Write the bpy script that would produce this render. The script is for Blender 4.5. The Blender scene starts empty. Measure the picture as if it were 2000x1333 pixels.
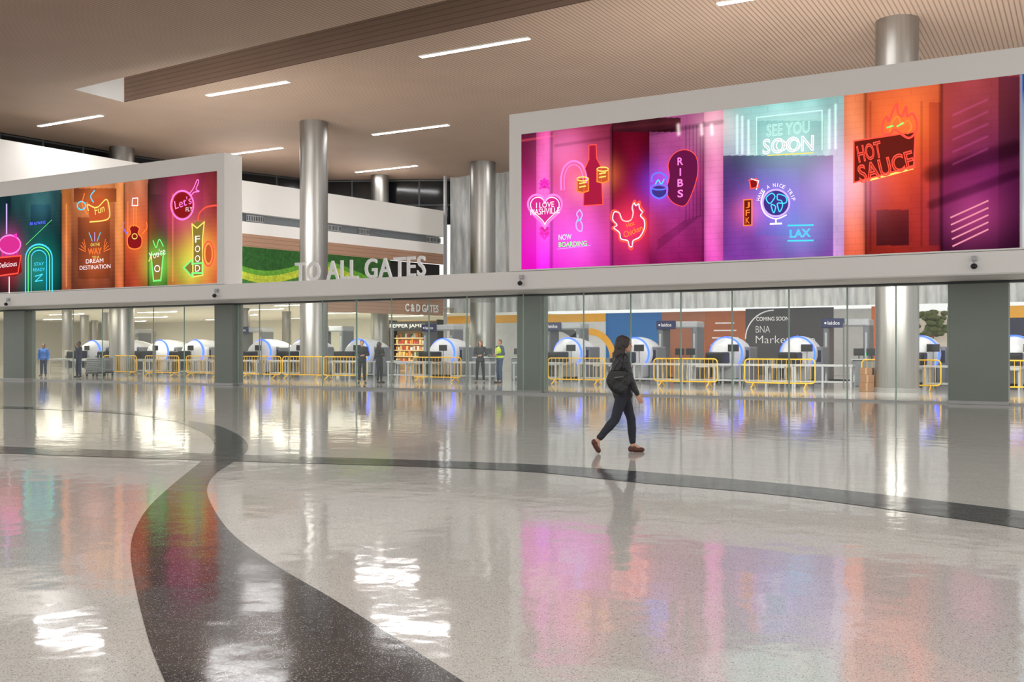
import bpy, bmesh, math, random
import numpy as np
from mathutils import Vector, Matrix
random.seed(3)
scene=bpy.context.scene
COL=scene.collection
F=1970.0;H=1.5;CY=680.0
SA=1970/math.hypot(1970,3450);CA=3450/math.hypot(1970,3450)
def ray(px):
    t=(px-1000)/F
    return (CA*t-SA, CA+SA*t)
def gp(px,py,z=0.0):
    d=(H-z)*F/(py-CY); r=ray(px); return (r[0]*d,r[1]*d)
def wp(px,py,W):
    r=ray(px); d=W/r[1]; return (r[0]*d, H+(CY-py)*d/F)
def wx(px,W): return wp(px,0,W)[0]
def seg_at(px,P,Q):
    r=ray(px); dx=Q[0]-P[0]; dy=Q[1]-P[1]
    return (r[0]*P[1]-r[1]*P[0])/(r[1]*dx-r[0]*dy)
# ---------------------------------------------------------------- materials
def lin(c):
    return tuple(((x/255)/12.92 if x/255<=0.04045 else ((x/255+0.055)/1.055)**2.4) for x in c[:3])
MC={}
def nt(name):
    m=bpy.data.materials.new(name); m.use_nodes=True; n=m.node_tree; n.nodes.clear()
    o=n.nodes.new('ShaderNodeOutputMaterial'); return m,n,o
def mat(name,c,rough=.5,metal=0,var=.10,scale=5,bump=0,spec=.5,coat=0,stretch=None):
    if name in MC: return MC[name]
    m,n,o=nt(name); L=n.links
    b=n.nodes.new('ShaderNodeBsdfPrincipled'); L.new(b.outputs[0],o.inputs[0])
    tc=n.nodes.new('ShaderNodeTexCoord'); mp=n.nodes.new('ShaderNodeMapping'); L.new(tc.outputs['Object'],mp.inputs[0])
    if stretch: mp.inputs['Scale'].default_value=stretch
    no=n.nodes.new('ShaderNodeTexNoise'); no.inputs['Scale'].default_value=scale; no.inputs['Detail'].default_value=3
    L.new(mp.outputs[0],no.inputs[0])
    mx=n.nodes.new('ShaderNodeMix'); mx.data_type='RGBA'
    lc=lin(c); mx.inputs[6].default_value=(*[x*(1-var) for x in lc],1); mx.inputs[7].default_value=(*[min(1,x*(1+var)) for x in lc],1)
    L.new(no.outputs[0],mx.inputs[0]); L.new(mx.outputs[2],b.inputs['Base Color'])
    b.inputs['Roughness'].default_value=rough; b.inputs['Metallic'].default_value=metal
    b.inputs['Specular IOR Level'].default_value=spec; b.inputs['Coat Weight'].default_value=coat
    if bump:
        bp=n.nodes.new('ShaderNodeBump'); bp.inputs['Strength'].default_value=bump; bp.inputs['Distance'].default_value=.05
        L.new(no.outputs[0],bp.inputs['Height']); L.new(bp.outputs[0],b.inputs['Normal'])
    MC[name]=m; return m
def emi(name,c,s,sample=False):
    if name in MC: return MC[name]
    m,n,o=nt(name); e=n.nodes.new('ShaderNodeEmission'); e.inputs[0].default_value=(*lin(c),1); e.inputs[1].default_value=s
    n.links.new(e.outputs[0],o.inputs[0]); MC[name]=m
    if not sample: m.cycles.emission_sampling='NONE'
    return m
def terrazzo(name,base,specks,dark,rough,ior=1.55):
    m,n,o=nt(name); L=n.links
    b=n.nodes.new('ShaderNodeBsdfPrincipled'); L.new(b.outputs[0],o.inputs[0])
    tc=n.nodes.new('ShaderNodeTexCoord')
    v=n.nodes.new('ShaderNodeTexVoronoi'); v.inputs['Scale'].default_value=200; L.new(tc.outputs['Object'],v.inputs['Vector'])
    sp=n.nodes.new('ShaderNodeSeparateColor'); L.new(v.outputs['Color'],sp.inputs[0])
    r=n.nodes.new('ShaderNodeValToRGB'); L.new(sp.outputs[0],r.inputs[0])
    e=r.color_ramp.elements; r.color_ramp.interpolation='CONSTANT'
    e[0].position=0; e[0].color=(*lin(base),1); e[1].position=.80; e[1].color=(*lin(specks),1)
    x=e.new(.93); x.color=(*lin(dark),1)
    x=e.new(.40); x.color=(*[q*.94 for q in lin(base)],1)
    big=n.nodes.new('ShaderNodeTexNoise'); big.inputs['Scale'].default_value=.35; L.new(tc.outputs['Object'],big.inputs['Vector'])
    mr=n.nodes.new('ShaderNodeMapRange'); mr.inputs['To Min'].default_value=.92; mr.inputs['To Max'].default_value=1.06; L.new(big.outputs[0],mr.inputs[0])
    mu=n.nodes.new('ShaderNodeMix'); mu.data_type='RGBA'; mu.blend_type='MULTIPLY'; mu.inputs[0].default_value=1
    L.new(r.outputs[0],mu.inputs[6]); L.new(mr.outputs[0],mu.inputs[7]); L.new(mu.outputs[2],b.inputs['Base Color'])
    wv=n.nodes.new('ShaderNodeTexNoise'); wv.inputs['Scale'].default_value=2.6; wv.inputs['Detail'].default_value=2.5; L.new(tc.outputs['Object'],wv.inputs['Vector'])
    bp=n.nodes.new('ShaderNodeBump'); bp.inputs['Strength'].default_value=.33; bp.inputs['Distance'].default_value=.012
    L.new(wv.outputs[0],bp.inputs['Height']); L.new(bp.outputs[0],b.inputs['Normal'])
    b.inputs['Roughness'].default_value=rough; b.inputs['IOR'].default_value=ior
    MC[name]=m; return m
def slats(name,c1,c2,pitch,axis=0,frac=.28):
    m,n,o=nt(name); L=n.links
    b=n.nodes.new('ShaderNodeBsdfPrincipled'); L.new(b.outputs[0],o.inputs[0])
    tc=n.nodes.new('ShaderNodeTexCoord'); s=n.nodes.new('ShaderNodeSeparateXYZ'); L.new(tc.outputs['Object'],s.inputs[0])
    a=n.nodes.new('ShaderNodeMath'); a.operation='MULTIPLY'; a.inputs[1].default_value=1/pitch; L.new(s.outputs[axis],a.inputs[0])
    f=n.nodes.new('ShaderNodeMath'); f.operation='FRACT'; L.new(a.outputs[0],f.inputs[0])
    g=n.nodes.new('ShaderNodeMath'); g.operation='LESS_THAN'; g.inputs[1].default_value=frac; L.new(f.outputs[0],g.inputs[0])
    no=n.nodes.new('ShaderNodeTexNoise'); no.inputs['Scale'].default_value=.6; no.inputs['Detail'].default_value=4; L.new(tc.outputs['Object'],no.inputs['Vector'])
    mr=n.nodes.new('ShaderNodeMapRange'); mr.inputs['To Min'].default_value=.9; mr.inputs['To Max'].default_value=1.1; L.new(no.outputs[0],mr.inputs[0])
    mx=n.nodes.new('ShaderNodeMix'); mx.data_type='RGBA'; mx.inputs[6].default_value=(*lin(c1),1); mx.inputs[7].default_value=(*lin(c2),1); L.new(g.outputs[0],mx.inputs[0])
    mu=n.nodes.new('ShaderNodeMix'); mu.data_type='RGBA'; mu.blend_type='MULTIPLY'; mu.inputs[0].default_value=1
    L.new(mx.outputs[2],mu.inputs[6]); L.new(mr.outputs[0],mu.inputs[7]); L.new(mu.outputs[2],b.inputs['Base Color'])
    b.inputs['Roughness'].default_value=.6; MC[name]=m; return m
def glassmat():
    m,n,o=nt('glass_pane'); L=n.links
    t=n.nodes.new('ShaderNodeBsdfTransparent'); t.inputs[0].default_value=(.94,.97,.955,1)
    g=n.nodes.new('ShaderNodeBsdfGlossy'); g.inputs['Roughness'].default_value=.02; g.inputs[0].default_value=(.9,.95,.93,1)
    lw=n.nodes.new('ShaderNodeLayerWeight'); lw.inputs[0].default_value=.5
    pw=n.nodes.new('ShaderNodeMath'); pw.operation='POWER'; pw.inputs[1].default_value=4; L.new(lw.outputs['Facing'],pw.inputs[0])
    ma=n.nodes.new('ShaderNodeMath'); ma.operation='MULTIPLY_ADD'; ma.inputs[1].default_value=.5; ma.inputs[2].default_value=.03; L.new(pw.outputs[0],ma.inputs[0])
    x=n.nodes.new('ShaderNodeMixShader'); L.new(ma.outputs[0],x.inputs[0]); L.new(t.outputs[0],x.inputs[1]); L.new(g.outputs[0],x.inputs[2]); L.new(x.outputs[0],o.inputs[0])
    return m
def mossmat():
    m,n,o=nt('moss_wall'); L=n.links
    b=n.nodes.new('ShaderNodeBsdfPrincipled'); L.new(b.outputs[0],o.inputs[0]); b.inputs['Roughness'].default_value=.9
    tc=n.nodes.new('ShaderNodeTexCoord'); s=n.nodes.new('ShaderNodeSeparateXYZ'); L.new(tc.outputs['Object'],s.inputs[0])
    def M(op,a,bv=None):
        q=n.nodes.new('ShaderNodeMath'); q.operation=op
        for i,v in enumerate((a,bv)):
            if v is None: continue
            if isinstance(v,(int,float)): q.inputs[i].default_value=v
            else: L.new(v,q.inputs[i])
        return q.outputs[0]
    sn=M('MULTIPLY',M('SINE',M('MULTIPLY',s.outputs[1],.75)),.38)
    dd=M('SUBTRACT',s.outputs[2],M('ADD',sn,5.55))
    mr=n.nodes.new('ShaderNodeMapRange'); mr.inputs[1].default_value=-1.5; mr.inputs[2].default_value=1.5; L.new(dd,mr.inputs[0])
    r=n.nodes.new('ShaderNodeValToRGB'); r.color_ramp.interpolation='CONSTANT'; L.new(mr.outputs[0],r.inputs[0]); e=r.color_ramp.elements
    e[0].color=(*lin((62,120,46)),1); e[1].position=.42; e[1].color=(*lin((185,198,60)),1)
    x=e.new(.55); x.color=(*lin((98,160,48)),1); x=e.new(.64); x.color=(*lin((40,92,34)),1)
    no=n.nodes.new('ShaderNodeTexNoise'); no.inputs['Scale'].default_value=6; no.inputs['Detail'].default_value=5; L.new(tc.outputs['Object'],no.inputs['Vector'])
    m2=n.nodes.new('ShaderNodeMapRange'); m2.inputs['To Min'].default_value=.3; m2.inputs['To Max'].default_value=1.8; L.new(no.outputs[0],m2.inputs[0])
    mu=n.nodes.new('ShaderNodeMix'); mu.data_type='RGBA'; mu.blend_type='MULTIPLY'; mu.inputs[0].default_value=1
    L.new(r.outputs[0],mu.inputs[6]); L.new(m2.outputs[0],mu.inputs[7]); L.new(mu.outputs[2],b.inputs['Base Color'])
    bp=n.nodes.new('ShaderNodeBump'); bp.inputs['Distance'].default_value=.1; L.new(no.outputs[0],bp.inputs['Height']); L.new(bp.outputs[0],b.inputs['Normal'])
    return m
def attrmat(name,strength):
    m,n,o=nt(name); a=n.nodes.new('ShaderNodeAttribute'); a.attribute_name='Col'; e=n.nodes.new('ShaderNodeEmission'); e.inputs[1].default_value=strength
    n.links.new(a.outputs[0],e.inputs[0]); n.links.new(e.outputs[0],o.inputs[0]); m.cycles.emission_sampling='NONE'; return m

WHITE=mat('white_plaster',(240,238,234),.55,var=.02,scale=.8)
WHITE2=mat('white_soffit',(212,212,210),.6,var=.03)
TERR=terrazzo('terrazzo_light',(210,205,197),(230,227,221),(140,135,128),.07)
TERRD=terrazzo('terrazzo_dark',(50,52,55),(78,80,83),(158,160,162),.11,1.42)
WOOD=slats('ceiling_wood_slats',(168,144,126),(126,106,92),.16)
WOODW=slats('wood_cladding',(172,134,110),(138,104,84),.22,2,.12)
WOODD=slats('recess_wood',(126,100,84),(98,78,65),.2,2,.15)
STEEL=mat('brushed_steel',(160,158,154),.38,1,var=.2,scale=3,stretch=(6,6,.12))
STEEL2=mat('satin_metal',(165,165,163),.4,.7)
GLASS=glassmat(); MOSS=mossmat()
PILL=mat('pillar_grey_panel',(126,134,126),.35,.1,var=.05,scale=1)
DARKG=mat('night_glass',(14,18,22),.12,0,spec=.5)
FRAME=mat('window_frame',(80,84,86),.4,.3)
BLACK=mat('black_plastic',(30,31,34),.45)
GREY=mat('equipment_grey',(118,122,127),.45)
LGREY=mat('equipment_light_grey',(180,183,186),.4)
SWHITE=mat('scanner_white',(232,234,238),.3)
BLUEL=emi('blue_light_ring',(50,80,255),5)
YEL=mat('barrier_yellow_paint',(238,188,40),.4)
NAVY=mat('navy_sign',(28,36,84),.4)
LETW=mat('letter_white',(244,244,244),.4)
LIGHT=emi('light_diffuser',(250,250,250),95,True)
# ---------------------------------------------------------------- builder
class MB:
    def __init__(s): s.v=[];s.f=[];s.m=[];s.mats=[]
    def mi(s,m):
        if m not in s.mats: s.mats.append(m)
        return s.mats.index(m)
    def add(s,vs,fs,m):
        k=len(s.v); s.v.extend([tuple(v) for v in vs]); i=s.mi(m)
        for f in fs: s.f.append(tuple(k+j for j in f)); s.m.append(i)
    def quad(s,a,b,c,d,m): s.add([a,b,c,d],[(0,1,2,3)],m)
    def box(s,x0,x1,y0,y1,z0,z1,m,bev=.012):
        b=min(bev,abs(x1-x0)*.3,abs(y1-y0)*.3,abs(z1-z0)*.3)
        if b<=0.0005:
            v=[(x,y,z) for x in(x0,x1) for y in(y0,y1) for z in(z0,z1)]
            s.add(v,[(0,1,3,2),(4,6,7,5),(0,4,5,1),(2,3,7,6),(0,2,6,4),(1,5,7,3)],m); return
        bm=bmesh.new(); bmesh.ops.create_cube(bm,size=1)
        for v in bm.verts: v.co=Vector(((x0+x1)/2+v.co.x*(x1-x0),(y0+y1)/2+v.co.y*(y1-y0),(z0+z1)/2+v.co.z*(z1-z0)))
        bmesh.ops.bevel(bm,geom=bm.edges[:],offset=b,segments=1,affect='EDGES')
        bm.verts.index_update(); s.add([v.co[:] for v in bm.verts],[[v.index for v in f.verts] for f in bm.faces],m); bm.free()
    def rings(s,cs,axis,m,n=16,cap=True):
        ax=Vector(axis).normalized(); u=ax.orthogonal().normalized(); w=ax.cross(u)
        vs=[];fs=[]
        for c,r in cs:
            c=Vector(c)
            for i in range(n):
                a=2*math.pi*i/n; vs.append(c+u*(r*math.cos(a))+w*(r*math.sin(a)))
        for k in range(len(cs)-1):
            for i in range(n):
                j=(i+1)%n; fs.append((k*n+i,k*n+j,(k+1)*n+j,(k+1)*n+i))
        if cap: fs.append(tuple(range(n-1,-1,-1))); fs.append(tuple((len(cs)-1)*n+i for i in range(n)))
        s.add(vs,fs,m)
    def cyl(s,p,q,r,m,r2=None,n=16):
        p=Vector(p);q=Vector(q); s.rings([(p,r),(q,r if r2 is None else r2)],q-p,m,n)
    def cap(s,p,q,r1,r2,m,n=14):
        p=Vector(p);q=Vector(q);a=(q-p)
        if a.length<1e-5: a=Vector((0,0,1e-3)); q=p+a
        a=a.normalized(); cs=[]
        for k in range(5):
            t=math.pi/2*(k+.35)/5; cs.append((p-a*(r1*math.cos(t)),r1*math.sin(t)))
        cs.append((p,r1)); cs.append((q,r2))
        for k in range(4,-1,-1):
            t=math.pi/2*(k+.35)/5; cs.append((q+a*(r2*math.cos(t)),r2*math.sin(t)))
        s.rings(cs,a,m,n)
    def ell(s,c,r,m,R=None,n=18):
        bm=bmesh.new(); bmesh.ops.create_uvsphere(bm,u_segments=n,v_segments=max(8,n*2//3),radius=1)
        c=Vector(c); vs=[]
        for v in bm.verts:
            p=Vector((v.co.x*r[0],v.co.y*r[1],v.co.z*r[2]))
            if R: p=R@p
            vs.append(c+p)
        bm.verts.index_update(); s.add(vs,[[v.index for v in f.verts] for f in bm.faces],m); bm.free()
    def tube(s,pts,r,m,n=8,closed=False):
        P=[Vector(p) for p in pts]; N=len(P); vs=[];fs=[]; u=None
        for i,p in enumerate(P):
            if closed: t=P[(i+1)%N]-P[i-1]
            else: t=P[min(i+1,N-1)]-P[max(i-1,0)]
            t.normalize()
            u=(u-t*u.dot(t)).normalized() if u and (u-t*u.dot(t)).length>1e-4 else t.orthogonal().normalized()
            w=t.cross(u)
            for k in range(n):
                a=2*math.pi*k/n; vs.append(p+u*(r*math.cos(a))+w*(r*math.sin(a)))
        for i in range(N if closed else N-1):
            j=(i+1)%N
            for k in range(n):
                l=(k+1)%n; fs.append((i*n+k,i*n+l,j*n+l,j*n+k))
        if not closed: fs.append(tuple(range(n))); fs.append(tuple((N-1)*n+k for k in range(n)))
        s.add(vs,fs,m)
    def lathe(s,prof,o,axis,m,n=32):
        o=Vector(o); ax=Vector(axis); s.rings([(o+ax*a,max(r,.001)) for a,r in prof],ax,m,n)
    def ribbon(s,pts,w,y,m,closed=False):
        P=[Vector(p) for p in pts]; N=len(P); vs=[];fs=[]
        for i,p in enumerate(P):
            t=(P[(i+1)%N]-P[i-1]) if closed else (P[min(i+1,N-1)]-P[max(i-1,0)])
            if t.length<1e-6: t=Vector((1,0))
            t.normalize(); nn=Vector((-t.y,t.x))*w/2
            vs.append((p.x+nn.x,y,p.y+nn.y)); vs.append((p.x-nn.x,y,p.y-nn.y))
        for i in range(N if closed else N-1):
            j=(i+1)%N; fs.append((2*i,2*j,2*j+1,2*i+1))
        s.add(vs,fs,m)
    def mesh(s,name,smooth=None):
        me=bpy.data.meshes.new(name); me.from_pydata(s.v,[],s.f)
        for m in s.mats: me.materials.append(m)
        me.polygons.foreach_set('material_index',s.m)
        if smooth is not None:
            me.polygons.foreach_set('use_smooth',[True]*len(me.polygons)); 
            me.update()
            if smooth<3: me.set_sharp_from_angle(angle=smooth)
        me.update(); return me
    def build(s,name,parent=None,label=None,category=None,kind=None,group=None,smooth=None,loc=None,rz=0,recalc=True):
        me=s.mesh(name,smooth)
        if recalc:
            bm=bmesh.new(); bm.from_mesh(me); bmesh.ops.recalc_face_normals(bm,faces=bm.faces); bm.to_mesh(me); bm.free()
        return reg(bpy.data.objects.new(name,me),parent,label,category,kind,group,loc,rz)
def reg(o,parent=None,label=None,category=None,kind=None,group=None,loc=None,rz=0):
    COL.objects.link(o)
    if parent: o.parent=parent
    if label: o['label']=label
    if category: o['category']=category
    if kind: o['kind']=kind
    if group: o['group']=group
    if loc: o.location=loc
    if rz: o.rotation_euler[2]=rz
    return o
def empty(name,loc,label,category,group=None,rz=0):
    e=bpy.data.objects.new(name,None); e.empty_display_size=.2
    return reg(e,None,label,category,None,group,loc,rz)
def dup(root,loc,rz=0,label=None):
    c=root.copy(); COL.objects.link(c); c.location=loc; c.rotation_euler[2]=rz
    if label: c['label']=label
    done=set()
    def rec(o,n):
        for ch in list(o.children):
            if ch.name in done: continue
            k=ch.copy(); done.add(k.name); COL.objects.link(k); k.parent=n; rec(ch,k)
    rec(root,c); return c
def cat(pts,n=8,closed=False):
    P=[Vector(p) for p in pts]; N=len(P); out=[]
    for i in range(N if closed else N-1):
        if closed: a,b,c,d=P[i-1],P[i],P[(i+1)%N],P[(i+2)%N]
        else: a,b,c,d=P[max(i-1,0)],P[i],P[i+1],P[min(i+2,N-1)]
        for k in range(n):
            t=k/n; out.append(.5*((2*b)+(c-a)*t+(2*a-5*b+4*c-d)*t*t+(3*b-a-3*c+d)*t**3))
    if not closed: out.append(P[-1])
    return out
TG={}
def text_geo(body,outline=0,extrude=0,off=0):
    key=(body,outline,extrude,off)
    if key in TG: return TG[key]
    cu=bpy.data.curves.new('tmp','FONT'); cu.body=body; cu.resolution_u=3
    if outline: cu.fill_mode='NONE'; cu.bevel_depth=outline; cu.bevel_resolution=0
    cu.extrude=extrude; cu.offset=off
    ob=bpy.data.objects.new('tmp',cu); COL.objects.link(ob); dg=bpy.context.evaluated_depsgraph_get()
    me=bpy.data.meshes.new_from_object(ob.evaluated_get(dg))
    vs=np.array([v.co[:] for v in me.vertices]); fs=[tuple(p.vertices) for p in me.polygons]
    bpy.data.objects.remove(ob); bpy.data.curves.remove(cu); bpy.data.meshes.remove(me)
    TG[key]=(vs,fs); return vs,fs
def text_w(mb,body,x0,x1,z0,z1,y,m,rot=0,outline=0,extrude=0,off=0,tf=None,depth=None):
    vs,fs=text_geo(body,outline,extrude,off)
    mn=vs.min(0);mx=vs.max(0); cx,cz=(x0+x1)/2,(z0+z1)/2
    sx=(x1-x0)/max(1e-4,mx[0]-mn[0]); sz=(z1-z0)/max(1e-4,mx[1]-mn[1]); cr,sr=math.cos(rot),math.sin(rot)
    out=[]
    dz=(mx[2]-mn[2]) or 1
    for v in vs:
        a=(v[0]-(mn[0]+mx[0])/2)*sx; b=(v[1]-(mn[1]+mx[1])/2)*sz
        yy=y-((v[2]-mn[2])/dz)*(depth or .004)
        p=(cx+a*cr-b*sr, yy, cz+a*sr+b*cr)
        out.append(tf(p) if tf else p)
    mb.add(out,fs,m)
def struct(mb,name,smooth=None): return mb.build(name,kind='structure',smooth=smooth,recalc=True)

# ================================================================= ROOM
CZ=12.6
mb=MB(); mb.quad((-95,-8,0),(16,-8,0),(16,80,0),(-95,80,0),TERR); struct(mb,'floor')
def band(name,ea,eb,z=.003,n=10):
    A=[gp(*p) for p in ea];B=[gp(*p) for p in eb]
    A=cat(A,n);B=cat(B,n)
    def rs(P,N=140):
        L=[0]
        for i in range(1,len(P)): L.append(L[-1]+(P[i]-P[i-1]).length)
        out=[]
        for k in range(N):
            t=L[-1]*k/(N-1); i=min(len(P)-2,max(0,int(np.searchsorted(L,t))-1)); q=(t-L[i])/max(1e-6,L[i+1]-L[i]); out.append(P[i].lerp(P[i+1],q))
        return out
    if len(A)!=len(B): A=rs(A);B=rs(B)
    m=MB(); vs=[];fs=[]
    for i in range(len(A)): vs+= [(A[i].x,A[i].y,z),(B[i].x,B[i].y,z)]
    for i in range(len(A)-1): fs.append((2*i,2*i+1,2*i+3,2*i+2))
    m.add(vs,fs,TERRD); return struct(m,name)
band('trim_1',[(400,1500),(352,1400),(322,1333),(290,1250),(265,1150),(255,1080),(264,1035),(292,990),(340,945),(392,903),(414,885),(418,867),(404,850),(376,836),(340,824),(270,817)],
     [(1180,1500),(1010,1400),(905,1333),(760,1240),(640,1165),(530,1100),(450,1040),(412,985),(405,952),(422,925),(460,900),(483,880),(479,861),(456,845),(420,831),(350,820)])
band('trim_2',[(-250,864),(0,873),(250,881),(500,890),(800,899),(1040,908),(1250,922),(1500,943),(1750,970),(2000,1000),(2250,1035)],
     [(-250,875),(0,886),(250,895),(500,903),(800,912),(1040,923),(1250,944),(1500,966),(1750,998),(2000,1034),(2250,1076)],z=.004)
band('trim_3',[(-200,790),(0,794),(150,799),(270,807),(350,820)],[(-200,794),(0,798),(150,803),(270,812),(345,824)],z=.005)
A=(-37.8,28.26);B=(-37.8,30.87);C=(3,28.05);D=(3,25.5); CY0=13
mb=MB()
def cq(*p): mb.quad(*[(q[0],q[1],CZ) for q in p],WOOD)
cq((-54,CY0),(9,CY0),D,A); cq((9,CY0),(9,57),C,D); cq((9,57),(-54,57),B,C); cq((-54,57),(-54,CY0),A,B)
struct(mb,'ceiling')
mb=MB(); T=CZ+2.6
def wallq(m,p,q,z0,z1,mt): m.quad((p[0],p[1],z0),(q[0],q[1],z0),(q[0],q[1],z1),(p[0],p[1],z1),mt)
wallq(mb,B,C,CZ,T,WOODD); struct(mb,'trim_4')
mb=MB(); wallq(mb,A,B,CZ,T,mat('recess_white',(252,252,252),.6,var=.01)); struct(mb,'trim_5')
mb=MB(); wallq(mb,A,D,CZ,T,WHITE); wallq(mb,C,D,CZ,T,WHITE); mb.quad((*A,T),(*B,T),(*C,T),(*D,T),WHITE); struct(mb,'trim_6')
def ceil_light(cx,cy,z=CZ,L=4.7,w=.24):
    e=empty('ceiling_light',(cx,cy,z),'long slim recessed linear ceiling light, glowing white, in wood slat ceiling','ceiling light',group='linear lights in the slatted ceiling')
    m=MB(); h=.05
    for s in(-1,1):
        m.box(-L/2,L/2,s*w/2-.015,s*w/2+.015,-.045,-.001,LETW,0); m.box(s*L/2-.015,s*L/2+.015,-w/2,w/2,-.045,-.001,LETW,0)
    m.build('housing',e)
    m=MB(); a=L/2-.02;b=w/2-.02; m.quad((-a,b,-.035),(a,b,-.035),(a,-b,-.035),(-a,-b,-.035),LIGHT); m.build('diffuser',e,recalc=False)
    return e
cl=ceil_light(-43.1,32.0)
for p in [(-31.2,31.8),(-19.7,31.6),(-8,31.5),(4,31.5),(-29.9,41.9),(-41,42.1),(-18,41.9),(-6,41.9),(-37.7,50.3),(-26,50.3),(-14,50.3),(-2,50.3)]:
    dup(cl,(p[0],p[1],CZ))
def area(name,loc,rot,sx,sy,P,c=(1,.985,.97)):
    l=bpy.data.lights.new(name,'AREA'); l.shape='RECTANGLE'; l.size=sx; l.size_y=sy; l.energy=P; l.color=c
    o=bpy.data.objects.new(name,l); COL.objects.link(o); o.location=loc; o.rotation_euler=rot; return o
# unseen fill lights added behind the two screen housings to brighten the security hall
area('hall_fill',(-32.5,28.0,6.4),(math.pi/2+.05,0,math.pi),8,3,1250)
area('hall_fill',(-5,28.0,6.4),(math.pi/2+.05,0,math.pi),18,3,2700)
# ---------------- screen wall
WF=27.0
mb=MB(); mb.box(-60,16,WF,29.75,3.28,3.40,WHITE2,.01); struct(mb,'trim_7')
mb=MB(); mb.box(-60,16,WF-.02,27.9,3.30,3.85,WHITE,.02); struct(mb,'trim_8')
mb=MB(); mb.box(-60,16,29.35,29.75,3.22,3.28,FRAME,.01); struct(mb,'trim_9')
def housing(x0,x1,sx0,sx1,label):
    m=MB(); zt=8.70; z0=3.86; a,b=3.90,8.05; y0,y1=WF-.02,27.88
    m.box(x0,x1,y0+.06,y1,z0,zt,WHITE,0)
    for bx in((x0,sx0,a,b),(sx1,x1,a,b),(x0,x1,b,zt),(x0,x1,z0,a)): m.box(bx[0],bx[1],y0,y0+.06,bx[2],bx[3],WHITE,0)
    return m.build('screen_housing',label=label,category='screen surround',recalc=False)
housing(-48,-27.6,-45,-27.97,'long white box surround framing a video wall above glass partition')
housing(-15.5,12,-15.08,11.6,'long white box surround framing a wide video wall above glass partition')
def scr_mesh(x0,x1,paint,name,parent,nx,nz,strength=1.0,z0=3.90,z1=8.05,y=26.99):
    X=np.linspace(x0,x1,nx);Z=np.linspace(z0,z1,nz); XX,ZZ=np.meshgrid(X,Z,indexing='ij')
    lat=CA*XX+SA*WF; d=-SA*XX+CA*WF; PX=1000+F*lat/d; PY=CY-(ZZ-H)*F/d; V=(ZZ-z0)/(z1-z0)
    C=np.clip(paint(PX,PY,V,XX,ZZ),0,1.0).reshape(-1,3)
    co=np.stack([XX.ravel(),np.full(XX.size,y),ZZ.ravel()],1)
    idx=np.arange(nx*nz).reshape(nx,nz); q=np.stack([idx[:-1,:-1],idx[1:,:-1],idx[1:,1:],idx[:-1,1:]],-1).reshape(-1,4)
    me=bpy.data.meshes.new(name); me.vertices.add(len(co)); me.vertices.foreach_set('co',co.ravel())
    me.loops.add(q.size); me.loops.foreach_set('vertex_index',q.ravel().astype(np.int32)); me.polygons.add(len(q))
    me.polygons.foreach_set('loop_start',np.arange(0,q.size,4,dtype=np.int32)); me.update(calc_edges=True)
    at=me.color_attributes.new('Col','FLOAT_COLOR','POINT'); at.data.foreach_set('color',np.concatenate([C,np.ones((len(C),1))],1).ravel().astype(np.float32))
    me.materials.append(attrmat(name+'_content',strength)); return reg(bpy.data.objects.new(name,me),parent)
def L3(c): return np.array(lin(c))
GS=.72
def painter(panels,rects,glows,lines=()):
    def f(PX,PY,V,X,Z):
        C=np.zeros(PX.shape+(3,))
        for a,b,t,m,bo in panels:
            k=(PX>=a)&(PX<b); v=V[k][:,None]
            c=np.where(v>.5,L3(m)+(L3(t)-L3(m))*(v-.5)*2,L3(bo)+(L3(m)-L3(bo))*v*2)
            u=((PX[k]-a)/(b-a))[:,None]; c=c*(.75+.42*np.sin(np.pi*np.clip(u,0,1)))
            C[k]=c
        for a,b,y0,y1,t,bo in rects:
            k=(PX>=a)&(PX<b)&(PY>=y0)&(PY<y1); v=((PY[k]-y0)/(y1-y0))[:,None]; C[k]=L3(t)*(1-v)+L3(bo)*v
        br=((Z*6)%1<.12)|(((X*2.2+(np.floor(Z*6)%2)*.5)%1)<.05); C[br]*=.86
        C*= (1+.14*np.sin(X*7.3+Z*1.3)*np.sin(Z*3.1+X*.7))[...,None]
        for x,y,s,c,i in glows:
            gx,gz=wp(x,y,WF); g=np.exp(-((X-gx)**2+(Z-gz)**2)/(2*s*s))*i*GS; C=C+g[...,None]*L3(c)*np.clip(1.2-C,0,1)
        for x0,y0,x1,y1,w,c,i in lines:
            ax,az=wp(x0,y0,WF);bx,bz=wp(x1,y1,WF); dx,dz=bx-ax,bz-az; t=np.clip(((X-ax)*dx+(Z-az)*dz)/(dx*dx+dz*dz),0,1)
            dd=np.hypot(X-ax-t*dx,Z-az-t*dz)
            if i>0: C+=(np.exp(-(dd/w)**2)*i)[...,None]*L3(c)
            else: C*=(1+i*np.exp(-(dd/w)**4))[...,None]
        return C
    return f
Rp=[(900,1048,(90,22,48),(155,18,78),(190,18,120)),(1048,1077,(225,75,145),(245,100,190),(255,30,220)),(1077,1195,(130,38,62),(205,78,130),(210,42,160)),
(1195,1268,(85,8,24),(122,8,44),(165,30,105)),(1268,1375,(165,78,130),(160,56,130),(140,22,90)),(1375,1412,(225,130,165),(235,130,190),(235,85,190)),
(1412,1648,(140,200,195),(205,190,225),(225,160,230)),(1648,1690,(225,120,75),(248,135,90),(235,100,70)),(1690,1838,(205,90,52),(180,54,34),(140,36,28)),
(1838,1992,(120,48,62),(78,24,66),(40,14,34)),(1992,4000,(20,110,215),(200,225,245),(240,240,245))]
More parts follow.
